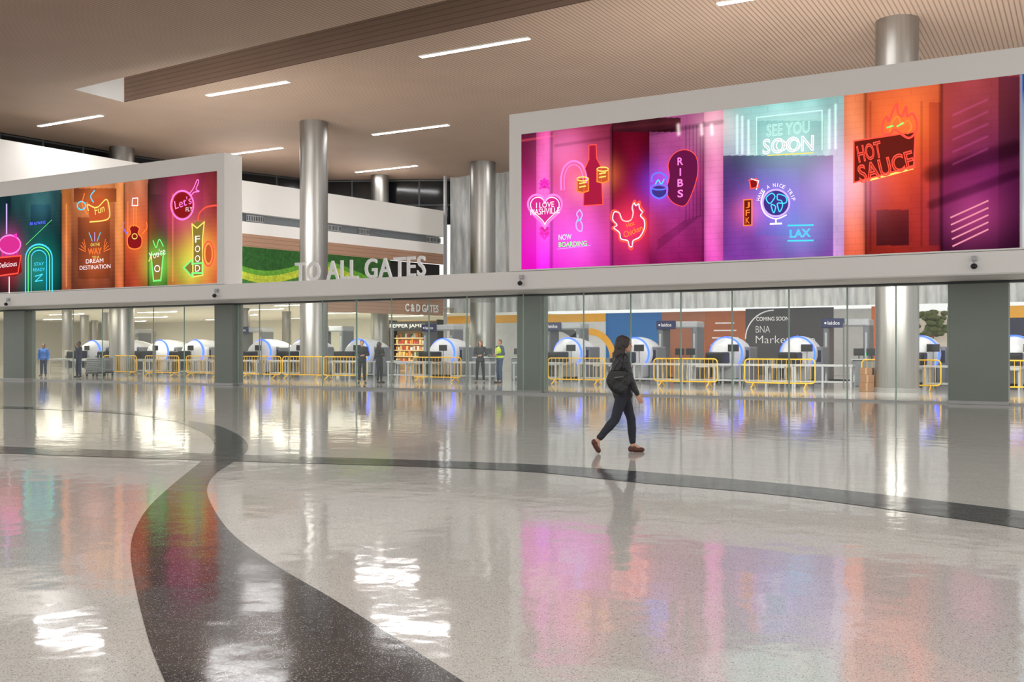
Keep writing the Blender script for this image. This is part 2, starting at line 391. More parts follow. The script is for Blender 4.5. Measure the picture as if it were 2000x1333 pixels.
Rr=[(1412,1627,304,520,(52,44,92),(135,62,165)),(1460,1620,225,304,(150,205,200),(185,215,215)),(1475,1608,236,304,(110,168,168),(150,195,192)),(1195,1330,230,258,(70,28,36),(60,18,30)),
(1712,1775,410,480,(80,26,28),(70,20,24)),(1475,1560,330,460,(72,58,128),(95,66,155)),(1990,2000,150,190,(20,90,200),(20,90,210)),(1815,1838,200,480,(120,46,36),(90,28,26)),
(1950,1992,150,490,(52,22,48),(26,10,24))]
Rg=[(1065,410,.75,(255,80,190),.8),(1064,500,.9,(255,0,220),.9),(1130,470,.55,(230,90,230),.9),(1232,440,.5,(255,60,60),1.1),(1115,335,.55,(255,60,70),.8),
(1180,345,.3,(255,130,60),.9),(1139,362,.3,(255,130,60),.9),(1288,362,.4,(70,70,255),.9),(1330,345,.4,(255,60,80),.5),(1540,265,.7,(190,255,235),.6),
(1516,395,.6,(150,120,255),.9),(1563,455,.5,(40,160,220),.7),(1460,415,.3,(255,90,40),.7),(1630,360,.6,(200,190,255),.8),(1725,310,.8,(255,80,20),.8),(1762,235,.5,(255,90,20),1.0),
(1900,420,.45,(220,90,150),.5),(1400,250,.4,(255,200,200),.8),(1840,160,1.2,(230,90,60),.4),(1900,380,.8,(160,30,120),.4),(1100,290,.5,(255,130,200),.8)]
Rl=[(1020,275,1080,266,.03,(255,90,90),.4),(1080,262,1400,232,.05,(90,30,30),.3),(1450,228,1450,300,.03,(210,255,245),.6),(1632,205,1632,290,.03,(210,255,245),.6),(1440,226,1440,300,.03,(210,255,245),.5),(1462,236,1462,300,.03,(210,255,245),.6),(1620,215,1620,290,.03,(210,255,245),.6),
(1077,262,1077,526,.06,(0,0,0),-.4),(1195,250,1195,524,.06,(0,0,0),-.5),(1375,240,1375,510,.05,(0,0,0),-.3),(1690,170,1690,500,.04,(0,0,0),-.4),(1838,160,1838,490,.05,(0,0,0),-.5),
(1820,340,1985,290,.22,(0,0,0),-.6),(1820,400,1985,340,.12,(0,0,0),-.5),(1085,285,1190,270,.05,(0,0,0),-.3),(1270,262,1410,238,.07,(0,0,0),-.4),(1700,200,1700,490,.03,(0,0,0),-.3),(1800,200,1800,480,.03,(0,0,0),-.3)]
for k in range(5):
    o=k*7; Rl.append((1340+o,245,1340+o,430-o*.3,.018,(0,0,0),-.4)); Rl.append((1340+o,430-o*.3,1285,470+o*.6,.018,(0,0,0),-.4))
for k in range(5): Rl.append((1862,225+k*24,1928,195+k*24,.025,(170,70,130),.35))
for x in(1325,1370,1390): Rl.append((x,245,x+1,262,.05,(255,220,220),.8))
Lp=[(-400,22,(24,48,56),(28,66,70),(16,28,34)),(22,120,(42,78,80),(18,42,48),(10,20,26)),(120,140,(165,98,50),(190,105,60),(160,80,50)),
(140,225,(185,115,75),(138,75,50),(110,56,40)),(225,243,(225,140,82),(225,138,80),(205,105,62)),(243,290,(190,118,84),(195,78,48),(165,60,40)),
(290,327,(60,36,32),(48,56,34),(42,78,36)),(327,500,(95,34,32),(142,56,40),(195,96,52))]
Lr=[(145,228,368,395,(80,36,28),(100,50,32)),(152,215,425,545,(80,40,32),(94,46,34)),(292,325,380,520,(30,36,26),(34,56,30)),(345,398,350,430,(100,38,34),(115,46,40)),(60,100,400,440,(18,52,70),(16,36,50))]
Lg=[(20,480,.5,(255,60,190),.5),(20,518,.6,(230,30,60),.6),(77,525,.8,(40,190,170),.6),(190,400,.8,(255,130,60),.7),(187,510,.6,(255,120,50),.5),(263,450,.6,(255,100,30),.8),
(307,515,.5,(170,255,90),.9),(358,402,.8,(255,70,150),.7),(385,490,.6,(240,220,60),.8),(410,495,.6,(255,60,50),.8),(372,523,.5,(60,255,80),.7),(80,400,.5,(90,150,160),.4)]
Ll=[(250,395,250,470,.03,(255,150,100),.4),(338,380,338,550,.03,(255,150,100),.4),(130,400,130,560,.04,(255,170,90),.4),(120,380,120,570,.06,(0,0,0),-.6),(243,360,243,560,.05,(0,0,0),-.6),(290,360,290,560,.05,(0,0,0),-.6)]
def neon(n,c,s=1.5): return emi('neon_'+n,c,s)
PK=neon('pink',(255,120,200));RD=neon('red',(255,74,58),1.6);OR=neon('orange',(255,120,50));YW=neon('yellow',(250,225,110),1.2);CYN=neon('cyan',(70,200,245));
GR=neon('green',(110,255,120));WT=neon('white',(255,235,240),1.3);BL=neon('blue',(90,100,255),1.8);MG=neon('magenta',(255,50,190),1.3);PC=neon('pale_cyan',(205,255,240),1.15);VI=neon('violet',(190,160,255),1.5)
FILLR=emi('sign_fill_red',(150,28,32),.9);FILLB2=emi('sign_fill_bottle',(185,32,70),.9);FILLO=emi('sign_fill_orange',(215,95,50),.9);FILLP=emi('sign_fill_pink',(225,50,150),1);FILLD=emi('sign_fill_plum',(112,26,76),.9);FILLB=emi('sign_fill_blue',(74,58,145),.9);FILLG=emi('sign_fill_olive',(150,130,60),.9);FILLH=emi('sign_fill_rust',(112,34,26),.9)
YS=26.975
def S(p): return wp(p[0],p[1],WF)
TH=1.0
def nl(m,pts,w,mt,smooth=True,closed=False,y=YS):
    w=w*TH
    P=[S(p) for p in pts]
    P=cat(P,6,closed) if smooth else [Vector(p) for p in P]
    if smooth: m.ribbon(P,w,y,mt,closed)
    else:
        k=len(P)
        for i in range(k if closed else k-1): 
            a,b=P[i],P[(i+1)%k]; e=(b-a).normalized()*w/2; m.ribbon([a-e,b+e],w,y,mt)
def ng(m,pts,mt,smooth=False,y=YS+.006):
    P=[S(p) for p in pts]
    if smooth: P=cat(P,5,True)
    m.add([(p[0],y,p[1]) for p in P],[tuple(range(len(P)))],mt)
def circ(cx,cy,rx,ry=None,n=24,a0=0,a1=360,ex=1.0):
    ry=ry or rx; return [(cx+rx*math.cos(math.radians(a0+(a1-a0)*i/n)),cy-ry*math.sin(math.radians(a0+(a1-a0)*i/n))) for i in range(n+(a1-a0!=360))]
def tx(m,body,x0,y0,x1,y1,mt,rot=0,outline=0,off=.008,y=YS-.004):
    if body=='I': c=(x0+x1)/2; q=(x1-x0)*.12; x0,x1=c-q,c+q
    a=S((x0,(y0+y1)/2))[0]; b=S((x1,(y0+y1)/2))[0]; cx=(x0+x1)/2; zt=S((cx,y0))[1]; zb=S((cx,y1))[1]
    if TH<1 and off>0: off=0
    text_w(m,body,a,b,zb,zt,y,mt,math.radians(rot),outline,0,0 if outline else off)
def part(m,name,parent,label=None): return m.build(name,parent,label,recalc=False)

SR=empty('video_screen',(0,0,0),'wide glowing video wall showing pink, violet and orange neon signs','screen')
scr_mesh(-15.08,-1.42,painter(Rp,Rr,Rg,Rl),'display_panel',SR,700,210)
SR2=empty('video_screen',(0,0,0),'bright blue and white video wall beside neon display','screen')
scr_mesh(-1.36,11.6,painter(Rp,Rr,[]),'display_panel',SR2,40,12)
m=MB()
def heart(cx,cy,sx,sy,n=36):
    o=[]
    for i in range(n):
        t=2*math.pi*i/n; o.append((cx+sx*(16*math.sin(t)**3)/16,cy-sy*(13*math.cos(t)-5*math.cos(2*t)-2*math.cos(3*t)-math.cos(4*t))/15))
    return o
ng(m,heart(1065,408,33,34),FILLP); nl(m,heart(1065,408,33,34),.07,PK,True,True); nl(m,heart(1065,408,28,28),.03,WT,True,True)
tx(m,'I LOVE',1048,395,1083,406,WT); tx(m,'NASHVILLE',1037,407,1094,419,WT)
for s in(-1,1):
    y=408+s*46
    for k in(0,9): nl(m,[(1056,y-s*6+s*k),(1064,y+s*3+s*k),(1073,y-s*6+s*k)],.07,MG,False)
    ng(m,[(1056,y-10),(1072,y-10),(1072,y+6),(1056,y+6)],FILLP)
part(m,'neon_heart_sign',SR)
m=MB()
nl(m,[(1097,372),(1097,345),(1104,325),(1120,315),(1137,322),(1145,342),(1146,358)],.06,PK); nl(m,[(1103,372),(1103,346),(1110,328),(1121,322),(1133,328),(1139,344),(1140,358)],.03,PK)
bt=[(1151,284),(1165,283),(1166,310),(1174,325),(1178,400),(1140,402),(1143,330),(1151,312)]
ng(m,bt,FILLB2); nl(m,bt,.025,RD,False,True)
for cx,cy in((1139,362),(1178,343)):
    ng(m,[(cx-11,cy-12),(cx+11,cy-15),(cx+11,cy+13),(cx-11,cy+13)],FILLO,y=YS+.002); nl(m,circ(cx,cy-12,11,4,14),.035,YW,True,True,YS-.004); nl(m,[(cx-11,cy-12),(cx-11,cy+12),(cx,cy+15),(cx+11,cy+11),(cx+11,cy-12)],.04,OR,False,False,YS-.004); nl(m,[(cx-6,cy-3),(cx+5,cy-5)],.04,YW,False,False,YS-.004); nl(m,[(cx-6,cy+4),(cx+5,cy+2)],.04,YW,False,False,YS-.004)
part(m,'neon_bottle_sign',SR)
m=MB()
nl(m,[(1133,410),(1127,418),(1130,426),(1126,437),(1128,448),(1136,452),(1138,440),(1134,430),(1138,420),(1133,410)],.04,VI); nl(m,[(1129,432),(1136,428)],.04,CYN,False)
nl(m,[(1089,487),(1154,480)],.015,VI,False)
tx(m,'NOW',1092,458,1117,469,PC); tx(m,'BOARDING',1092,472,1147,482,GR)
part(m,'neon_boarding_sign',SR)
m=MB()
ro=[(1197,412),(1194,428),(1203,440),(1196,446),(1208,456),(1212,470),(1226,474),(1230,486),(1236,486),(1238,474),(1252,466),(1262,448),(1262,430),(1254,420),(1258,412),(1252,404),(1250,394),(1244,398),(1240,392),(1236,402),(1238,414),(1234,428),(1224,432),(1214,428),(1208,414)]
nl(m,ro,.05,RD,True,True); nl(m,[(x+(1230-x)*.1,y+(440-y)*.1) for x,y in ro],.035,WT,True,True)
tx(m,'Hot',1224,434,1240,443,OR,18); tx(m,'Chicken',1218,446,1256,458,OR,18)
part(m,'neon_rooster_sign',SR)
m=MB()
ng(m,circ(1288,375,16,12,16),FILLB); nl(m,[(1272,366),(1274,380),(1288,388),(1302,380),(1304,366)],.05,BL); nl(m,circ(1288,366,16,5,14),.04,BL,True,True); nl(m,[(1273,356),(1276,342),(1290,338),(1302,346),(1304,358)],.05,BL); nl(m,[(1280,362),(1286,352),(1292,360),(1298,350)],.035,CYN)
part(m,'neon_grill_sign',SR)
m=MB()
st=[(1318,300),(1340,293),(1360,306),(1363,340),(1352,378),(1338,402),(1318,398),(1306,385),(1303,368),(1308,345),(1306,320)]
ng(m,st,FILLD,True); nl(m,st,.02,RD,True,True)
for i,c in enumerate('RIBS'): tx(m,c,1324,308+i*21,1335,323+i*21,PK,0,0,.02)
part(m,'neon_ribs_sign',SR)
m=MB()
tx(m,'SEE YOU',1498,240,1582,264,PC,-1,.02); tx(m,'SOON',1490,268,1590,299,WT,-1,.028)
nl(m,circ(1527,285,10,10,16),.03,WT,True,True); nl(m,circ(1553,284,10,10,16),.03,WT,True,True)
nl(m,[(1478,230),(1606,216)],.03,PC,False); nl(m,[(1478,230),(1478,302)],.03,PC,False); nl(m,[(1606,216),(1606,293)],.03,PC,False); nl(m,[(1500,304),(1588,299)],.03,YW,False)
part(m,'neon_see_you_sign',SR)
m=MB()
ng(m,[(1464,352),(1478,350),(1482,366),(1467,369)],FILLR); nl(m,[(1464,352),(1478,350),(1482,366),(1467,369)],.035,RD,False,True); nl(m,[(1468,350),(1482,354),(1478,370)],.03,WT,False)
ng(m,[(1453,391),(1469,390),(1469,440),(1453,441)],FILLH); nl(m,[(1453,391),(1469,390),(1469,440),(1453,441)],.03,OR,False,True)
for i,c in enumerate('JFK'): tx(m,c,1457,395+i*15,1465,407+i*15,OR)
part(m,'neon_airport_code_sign',SR)
m=MB()
ng(m,circ(1516,397,24,24,28),FILLB); nl(m,circ(1516,397,26,26,30),.05,VI,True,True)
for bl in([(1498,385),(1508,378),(1514,384),(1510,392),(1504,398),(1498,392)],[(1507,400),(1515,404),(1512,416),(1508,408)],[(1520,380),(1534,384),(1537,394),(1530,398),(1526,392),(1519,390)],[(1519,398),(1528,398),(1528,406),(1523,414),(1520,406)]): nl(m,bl,.03,CYN,True,True)
nl(m,[(1494,373),(1487,395),(1495,418),(1516,428),(1537,420)],.035,WT); nl(m,[(1516,428),(1516,437)],.04,WT,False); nl(m,[(1506,438),(1526,437)],.05,WT,False)
s_='HAVE A NICE TRIP'
for i,c in enumerate(s_):
    if c==' ': continue
    a=math.radians(168-156*i/(len(s_)-1)); x=1516+35*math.cos(a); y=397-35*math.sin(a); hh=3.6
    tx(m,c,x-2.6,y-hh,x+2.6,y+hh,WT,math.degrees(a)-90)
part(m,'neon_globe_sign',SR)
m=MB()
tx(m,'LAX',1543,448,1584,464,CYN,0,.03); nl(m,[(1540,441),(1588,440)],.04,CYN,False); nl(m,[(1540,471),(1588,470)],.04,CYN,False)
part(m,'neon_airport_code_sign',SR)
m=MB()
fr=[(1668,276),(1788,258),(1785,325),(1668,357)]
ng(m,fr,FILLH); nl(m,fr,.035,RD,False,True)
tx(m,'HOT',1675,280,1722,314,RD,9,.028); tx(m,'SAUCE',1676,308,1786,345,RD,12,.028); nl(m,[(1700,352),(1782,330)],.05,YW,False)
fl=[(1725,262),(1724,244),(1732,228),(1736,238),(1744,218),(1752,203),(1754,220),(1762,228),(1770,208),(1772,228),(1782,222),(1791,240),(1789,258),(1776,270),(1760,262),(1748,254),(1738,262)]
nl(m,fl,.055,RD,True,True); nl(m,[(1738,258),(1742,240),(1754,228),(1762,244),(1774,236),(1780,250),(1772,262)],.045,OR); nl(m,[(1732,250),(1745,246)],.04,GR); nl(m,[(1752,248),(1765,240)],.04,GR)
part(m,'neon_hot_sauce_sign',SR)
m=MB(); DP=neon('dusty_pink',(245,150,170),1)
for k in range(5):
    y=417+k*14; nl(m,[(1858+k*1,y+8),(1929,y-24)],.04,DP,False)
part(m,'neon_streaks',SR)
SL=empty('video_screen',(0,0,0),'wide glowing video wall with orange, teal and pink neon signs','screen')
scr_mesh(-45,-27.97,painter(Lp,Lr,Lg,Ll),'display_panel',SL,560,150)
TH=.85
m=MB()
ng(m,circ(20,478,20,17,20),FILLP,y=YS+.004); nl(m,circ(20,478,21,18,20),.08,PK,True,True)
for x in(6,13,27,34): ng(m,[(x-3,488),(x+3,488),(x+2,502),(x-2,502)],FILLP)
ng(m,[(36,468),(43,472),(43,482),(36,486)],FILLP); ng(m,[(26,460),(34,456),(34,466)],MG,y=YS-.003); nl(m,[(0,478),(-6,470),(-3,464)],.06,MG)
part(m,'neon_pig_sign',SL)
m=MB()
ng(m,[(-6,504),(40,500),(44,532),(30,540),(-6,538)],FILLR); nl(m,[(-6,504),(42,500),(36,534),(-6,540)],.07,RD,False,True); tx(m,'Delicious',-2,512,34,522,WT,2)
part(m,'neon_delicious_sign',SL)
m=MB(); nl(m,[(19,542),(19,572)],.07,WT,False); part(m,'neon_pole',SL)
m=MB(); nl(m,[(14,456),(14,400)],.1,VI,False); part(m,'neon_pole',SL)
m=MB()
for r,c,w in((26,CYN,.08),(21,GR,.05),(15,CYN,.05)):
    nl(m,[(77-r,572-(26-r)*.3),(77-r,505)]+circ(77,505,r,r*1.05,12,180,0)+[(77+r,505),(77+r,570-(26-r)*.3)],w,c,False)
tx(m,'STAY',68,513,87,519,CYN); tx(m,'READY',66,524,89,530,CYN); nl(m,[(70,540),(84,536),(70,550),(84,548)],.05,CYN,False)
nl(m,[(52,478),(102,430)],.02,GR,False); tx(m,'BE ALWAYS',60,433,90,439,BL)
part(m,'neon_arch_sign',SL)
m=MB()
ng(m,[(172,390),(208,385),(214,432),(176,436)],FILLO); nl(m,[(174,412),(172,400),(190,406),(208,390),(214,404),(212,428),(176,434)],.06,YW); tx(m,'Fun',186,402,205,417,YW,10)
nl(m,circ(160,402,8,8,12),.06,CYN,True,True); nl(m,[(186,372),(178,384),(184,396)],.06,CYN); nl(m,[(166,378),(162,400),(172,420)],.06,OR)
part(m,'neon_party_sign',SL)
m=MB()
tx(m,'ON THE',178,475,196,481,YW); tx(m,'WAY',173,485,200,497,OR,0,.025); tx(m,'TO A',181,500,195,505,YW); tx(m,'DREAM',169,506,203,514,WT); tx(m,'DESTINATION',157,518,217,526,WT)
for k in(-1,0,1): nl(m,[(186+k*5,471),(186+k*11,455)],.04,CYN if k else VI,False)
for s in(-1,1):
    for k in range(4): nl(m,[(186+s*18,492-k*3),(186+s*(30-k*3),486-k*6)],.03,OR,False)
part(m,'neon_dream_destination_sign',SL)
m=MB()
g=[(262,440),(254,446),(256,456),(250,466),(252,482),(264,487),(276,482),(278,466),(271,456),(273,446)]
ng(m,g,FILLR,True); nl(m,g,.06,OR,True,True); nl(m,[(262,442),(262,402)],.05,OR,False); nl(m,[(267,442),(267,402)],.05,OR,False); nl(m,[(259,402),(260,388),(270,387),(270,402)],.05,WT,False,True); nl(m,circ(264,462,5,5,10),.04,YW,True,True)
nl(m,[(250,458),(242,446),(243,434)],.05,BL); nl(m,[(278,458),(288,446),(287,434)],.05,OR)
part(m,'neon_guitar_sign',SL)
m=MB()
ng(m,[(296,498),(320,496),(315,548),(301,549)],FILLG); nl(m,[(296,498),(320,496),(315,548),(301,549)],.07,GR,False,True); tx(m,"You're",292,488,324,503,WT,12); nl(m,[(300,470),(306,484),(312,468),(320,482)],.05,GR); nl(m,circ(308,525,5,6,10),.05,WT,True,True)
nl(m,[(292,510),(296,500)],.06,YW,False)
part(m,'neon_cup_sign',SL)
m=MB()
ng(m,circ(357,401,19,25,24),FILLR); nl(m,circ(357,401,22,28,28),.08,PK,True,True); tx(m,"Let's",342,387,375,404,PK,10,0,.01); tx(m,'FLY',364,405,377,413,WT)
nl(m,[(372,378),(379,368),(386,352),(389,356),(384,370),(390,374),(380,376),(374,382)],.05,PK,True,True)
part(m,'neon_fly_sign',SL)
m=MB()
ng(m,[(378,440),(386,432),(400,436),(396,470),(397,540),(379,541),(378,470)],FILLG); nl(m,[(376,438),(386,446),(400,434),(396,470),(397,538),(378,541),(378,470)],.06,YW,False,True)
for i,c in enumerate('FOOD'): tx(m,c,382,461+i*19,392,474+i*19,WT)
ng(m,[(360,523),(376,508),(376,540)],FILLG); nl(m,[(360,523),(376,508),(376,516),(396,514),(396,534),(376,534),(376,541)],.07,GR,False,True)
nl(m,[(388,432),(390,418),(402,406),(418,402),(426,402)],.07,RD); nl(m,circ(408,496,10,24,20),.07,RD,True,True); ng(m,circ(408,496,6,18,16),FILLO)
part(m,'neon_food_sign',SL)

# ---------------- TO ALL GATES
x0,x1=wx(577,WF+.2),wx(831,WF+.2)
root=empty('wall_sign',((x0+x1)/2,WF+.2,3.85),'row of tall white dimensional sign letters standing on beam ledge','sign')
adv=[];pos=0
for c in 'TO ALL GATES':
    if c==' ': pos+=.27; continue
    v,f=text_geo(c,0,.08,.008); w=v[:,0].max()-v[:,0].min(); adv.append((c,pos,w)); pos+=w+.1
tot=pos-.1; sc=(x1-x0)/tot
for c,p,w in adv:
    m=MB(); a=-(x1-x0)/2+p*sc; text_w(m,c,a,a+w*sc,0.0,.66 if c not in 'OGCS' else .67,.04,LETW,0,0,.08,.008,depth=.08)
    m.build('letter',root,recalc=False)
# ---------------- pillars
def pillar(pxl,pxr,dx,lab='square pillar clad in grey-green panels beside glass partition'):
    a,b=wx(pxl,29.3),wx(pxr,29.3); b-=dx; m=MB(); m.box(a,b,29.25,29.85,0,3.22,PILL,.02)
    o=m.build('pillar',label=lab,category='pillar',group='pillars in the glass partition')
    m=MB(); m.box(a-.01,b+.01,29.24,29.86,0,.1,STEEL2,.005); m.build('plinth',o)
pillar(8,64,.55);pillar(420,465,.25);pillar(1011,1062,.12);pillar(1853,1970,0,'broad square pillar clad in dark grey-green panels beside glass partition')
def column(x,y,r,z1=CZ,z0=0,g='brushed steel columns'):
    m=MB(); m.rings([((0,0,0),r),((0,0,(z1-z0)*.33),r),((0,0,(z1-z0)*.331),r*.994),((0,0,(z1-z0)*.333),r*.994),((0,0,(z1-z0)*.334),r),((0,0,z1-z0),r)],(0,0,1),STEEL,48)
    o=m.build('column',label='tall round brushed stainless steel column rising to ceiling' if z1>6 else 'round brushed steel column under low white ceiling',category='column',group=g,smooth=.6,loc=(x,y,z0))
    m=MB(); m.rings([((0,0,0),r+.03),((0,0,.14),r+.03),((0,0,.16),r+.005)],(0,0,1),STEEL2,48); m.build('base_collar',o,smooth=.6)
column(*(lambda r:(r[0]*34.2,r[1]*34.2))(ray(1752)),.70)
column(*(lambda r:(r[0]*49.6,r[1]*49.6))(ray(613)),.68)
column(*(lambda r:(r[0]*56.,r[1]*56.))(ray(238)),.66)
column(*(lambda r:(r[0]*60.4,r[1]*60.4))(ray(943)),.76)
column(*(lambda r:(r[0]*64.9,r[1]*64.9))(ray(742)),.57)
# ---------------- mezzanine facade
S0=(-43.9,37.1);S1=(-38.1,38.5);S2=(-35.5,53.4)
def P(u): return (S1[0]+u*(S2[0]-S1[0]),S1[1]+u*(S2[1]-S1[1]))
mb=MB(); wallq(mb,(-44.6,28.2),S0,4.1,11.35,WHITE); wallq(mb,S0,S1,4.1,10.2,WHITE)
mb.add([(S0[0],S0[1],10.2),(S1[0],S1[1],10.2),(S0[0],S0[1],11.35)],[(0,1,2)],WHITE)
wallq(mb,S1,S2,8.55,10.2,WHITE); wallq(mb,S1,S2,7.45,8.08,WHITE)
nrm=Vector((-(S2[1]-S1[1]),(S2[0]-S1[0]))).normalized()*.35
I=lambda p:(p[0]+nrm.x,p[1]+nrm.y)
mb.quad((*S1,8.55),(*S2,8.55),(*I(S2),8.55),(*I(S1),8.55),WHITE); mb.quad((*S1,8.08),(*S2,8.08),(*I(S2),8.08),(*I(S1),8.08),WHITE)
wallq(mb,I(S1),I(S2),8.08,8.55,GREY)
mb.quad((*S0,10.2),(*S1,10.2),(-50,47,10.2),(-50,38,10.2),WHITE); mb.quad((*S1,10.2),(*S2,10.2),(-40,60,10.2),(-50,47,10.2),WHITE)
struct(mb,'wall_left')
mb=MB(); wallq(mb,S1,S2,6.78,7.45,WOODW); struct(mb,'trim_10')
ug=seg_at(762,S1,S2)
mb=MB(); wallq(mb,S1,P(ug),4.7,6.78,MOSS); o=mb.build('living_wall',label='green moss wall with wavy yellow-green bands below mezzanine',category='plant wall',recalc=True)
mb=MB(); uw=seg_at(600,S1,S2); wallq(mb,S1,P(uw),4.0,4.7,WHITE); struct(mb,'trim_11')
mb=MB(); wallq(mb,P(uw),S2,3.55,4.7,WOODW); mb.quad((*P(uw),3.55),(*S2,3.55),(*I(S2),3.55),(*I(P(uw)),3.55),WOODW); struct(mb,'trim_12')
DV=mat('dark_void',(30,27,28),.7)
BRN=mat('rust_brown_panel',(150,82,40),.6)
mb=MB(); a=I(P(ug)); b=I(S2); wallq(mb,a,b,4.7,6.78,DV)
wallq(mb,P(ug),a,4.7,6.78,WHITE); struct(mb,'wall_void')
mb=MB(); 
for z in(5.0,5.35): mb.tube([(*P(ug),z),(*S2,z)],.03,BRN)
for k in range(8):
    q=P(ug+(1-ug)*k/7); mb.cyl((*q,4.7),(*q,5.35),.025,BRN)
mb.build('guard_rail',label='rust coloured guard rail on upper landing',category='railing')
def vent(pa,pb):
    ua,ub=seg_at(pa,S1,S2),seg_at(pb,S1,S2); e=empty('air_vent',(0,0,0),'slotted rectangular air vent grille in white wall','vent',group='vents in mezzanine wall')
    A_,B_=P(ua),P(ub); o=nrm*.7; m=MB()
    A2=Vector((A_[0]+o.x,A_[1]+o.y));B2=Vector((B_[0]+o.x,B_[1]+o.y))
    m.quad((A2.x,A2.y,8.16),(B2.x,B2.y,8.16),(B2.x,B2.y,8.48),(A2.x,A2.y,8.48),LGREY); m.build('plate',e)
    m=MB(); n=10
    for k in range(n):
        p=A2.lerp(B2,(k+.25)/n); q=A2.lerp(B2,(k+.75)/n); of=-nrm*.03
        m.quad((p.x+of.x,p.y+of.y,8.2),(q.x+of.x,q.y+of.y,8.2),(q.x+of.x,q.y+of.y,8.44),(p.x+of.x,p.y+of.y,8.44),BLACK)
    m.build('grille',e)
for p in((487,521),(644,672),(706,728),(838,866)): vent(*p)
WP=[(-52,10),(-50,25),(-48.6,32),(-47.8,38.8),(-46.4,46),(-44.2,51.6),(-36.2,55.6)]
wn=1
for i in range(len(WP)-1):
    p,q=Vector(WP[i]),Vector(WP[i+1]); m=MB(); wallq(m,p,q,9.6,CZ,DARKG)
    n=max(2,int((q-p).length/2.2)); dr=(q-p)/n
    for k in range(n+1):
        c=p+dr*k; m.cyl((c.x,c.y,9.6),(c.x,c.y,CZ),.06,FRAME,n=8)
    for z in(10.9,CZ-.08): m.tube([(p.x,p.y,z),(q.x,q.y,z)],.05,FRAME,6)
    struct(m,'window_%d'%wn); wn+=1
LOWC=mat('low_ceiling_white',(240,237,228),.7,var=.02)
mb=MB(); mb.add([(-92,29.9,4.1),(-44.6,29.9,4.1),(-43.9,37.1,4.1),(-38.1,38.5,4.1),(-35.5,53.4,4.1),(-35.5,72,4.1),(-92,72,4.1)],[tuple(range(7))],LOWC); struct(mb,'ceiling_low')
mb=MB(); wallq(mb,(-92,72),(-35.4,72),0,4.1,LOWC); struct(mb,'wall_far')
mb=MB(); wallq(mb,(-92,26),(-92,72),0,4.1,LOWC); struct(mb,'wall_end')
mb=MB(); wallq(mb,(-35.4,56),(-35.4,72),0,4.1,LOWC); struct(mb,'wall_side')
LOWL=emi('low_ceiling_light_glow',(255,248,228),48,True)
def lowlight(x,y):
    m=MB(); m.quad((-2,.2,-.03),(2,.2,-.03),(2,-.2,-.03),(-2,-.2,-.03),LOWL); e=empty('ceiling_light',(x,y,4.1),'white linear light fixture on low white ceiling','ceiling light',group='lights on the low ceiling')
    m.build('diffuser',e,recalc=False); m=MB(); m.box(-2.05,2.05,-.24,-.2,-.05,-.001,LETW,0); m.box(-2.05,2.05,.2,.24,-.05,-.001,LETW,0); m.build('housing',e); return e
ll=lowlight(-48,34)
for x in(-48,-58,-68,-80):
    for y in(34,42,50,58,66):
        if (x,y)!=(-48,34): dup(ll,(x,y,4.1))
for y in(46,54,62): dup(ll,(-41,y,4.1))
for px,d in((131,68),(165,80),(208,74),(184,95),(560,72),(478,66)):
    r=ray(px)
    if r[1]*d<71: column(r[0]*d,r[1]*d,.33,4.1,0,'columns under the low ceiling')
u0,u1=seg_at(790,S1,S2),seg_at(858,S1,S2)
a=Vector(P(u0));b=Vector(P(u1)); dr=(b-a).normalized(); L_=(b-a).length
m=MB(); out=Vector((-nrm.x,-nrm.y)).normalized()
def tf(p): 
    q=a+dr*p[0]+out*(.04-p[1]); return (q.x,q.y,p[2])
text_w(m,'C & D GATES',0,L_-.15,3.72,4.2,0,LETW,0,0,.05,.02,tf=tf,depth=.04)
m.build('gate_sign',label='white gate direction lettering on wood fascia',category='sign',recalc=False)
SX0,SX1=wx(757,56),wx(856,56)
e=empty('shop_front',((SX0+SX1)/2,56,0),'small lit shop front with dark sign band and stocked shelves','shop')
W_=(SX1-SX0)/2
m=MB(); WARM=mat('warm_shop_wall',(225,190,140),.6); m.box(-W_,W_,.9,1.0,0,3.4,WARM,.01); m.box(-W_,-W_+.15,0,1,0,3.4,BLACK,.01); m.box(W_-.15,W_,0,1,0,3.4,BLACK,.01); m.build('body',e)
m=MB(); m.box(-W_,W_,-.08,.1,2.65,3.3,BLACK,.02); m.build('sign_board',e)
m=MB(); text_w(m,"PEPPER JAMES",-W_+.25,W_-1.0,2.82,3.12,-.09,LETW,off=.01); m.build('sign_lettering',e,recalc=False)
m=MB(); cols=[mat('product_%d'%i,c,.5) for i,c in enumerate([(240,200,120),(200,70,50),(240,235,220),(90,110,60),(230,150,60)])]
GLOW=emi('shelf_glow',(255,205,130),2.0)
for k in range(5):
    z=.5+k*.42; m.box(-W_+.2,W_-.2,.5,.9,z,z+.03,LGREY,.005); m.box(-W_+.2,W_-.2,.52,.54,z-.03,z-.002,GLOW,0)
m.build('shelf',e)
m=MB()
for k in range(5):
    z=.53+k*.42; x=-W_+.3
    while x<W_-.4:
        w=random.uniform(.08,.2); h=random.uniform(.14,.32); m.box(x,x+w,.56,.74,z,z+h,random.choice(cols),.01); x+=w+random.uniform(.02,.1)
o=m.build('stock',e); o['kind']='stuff'
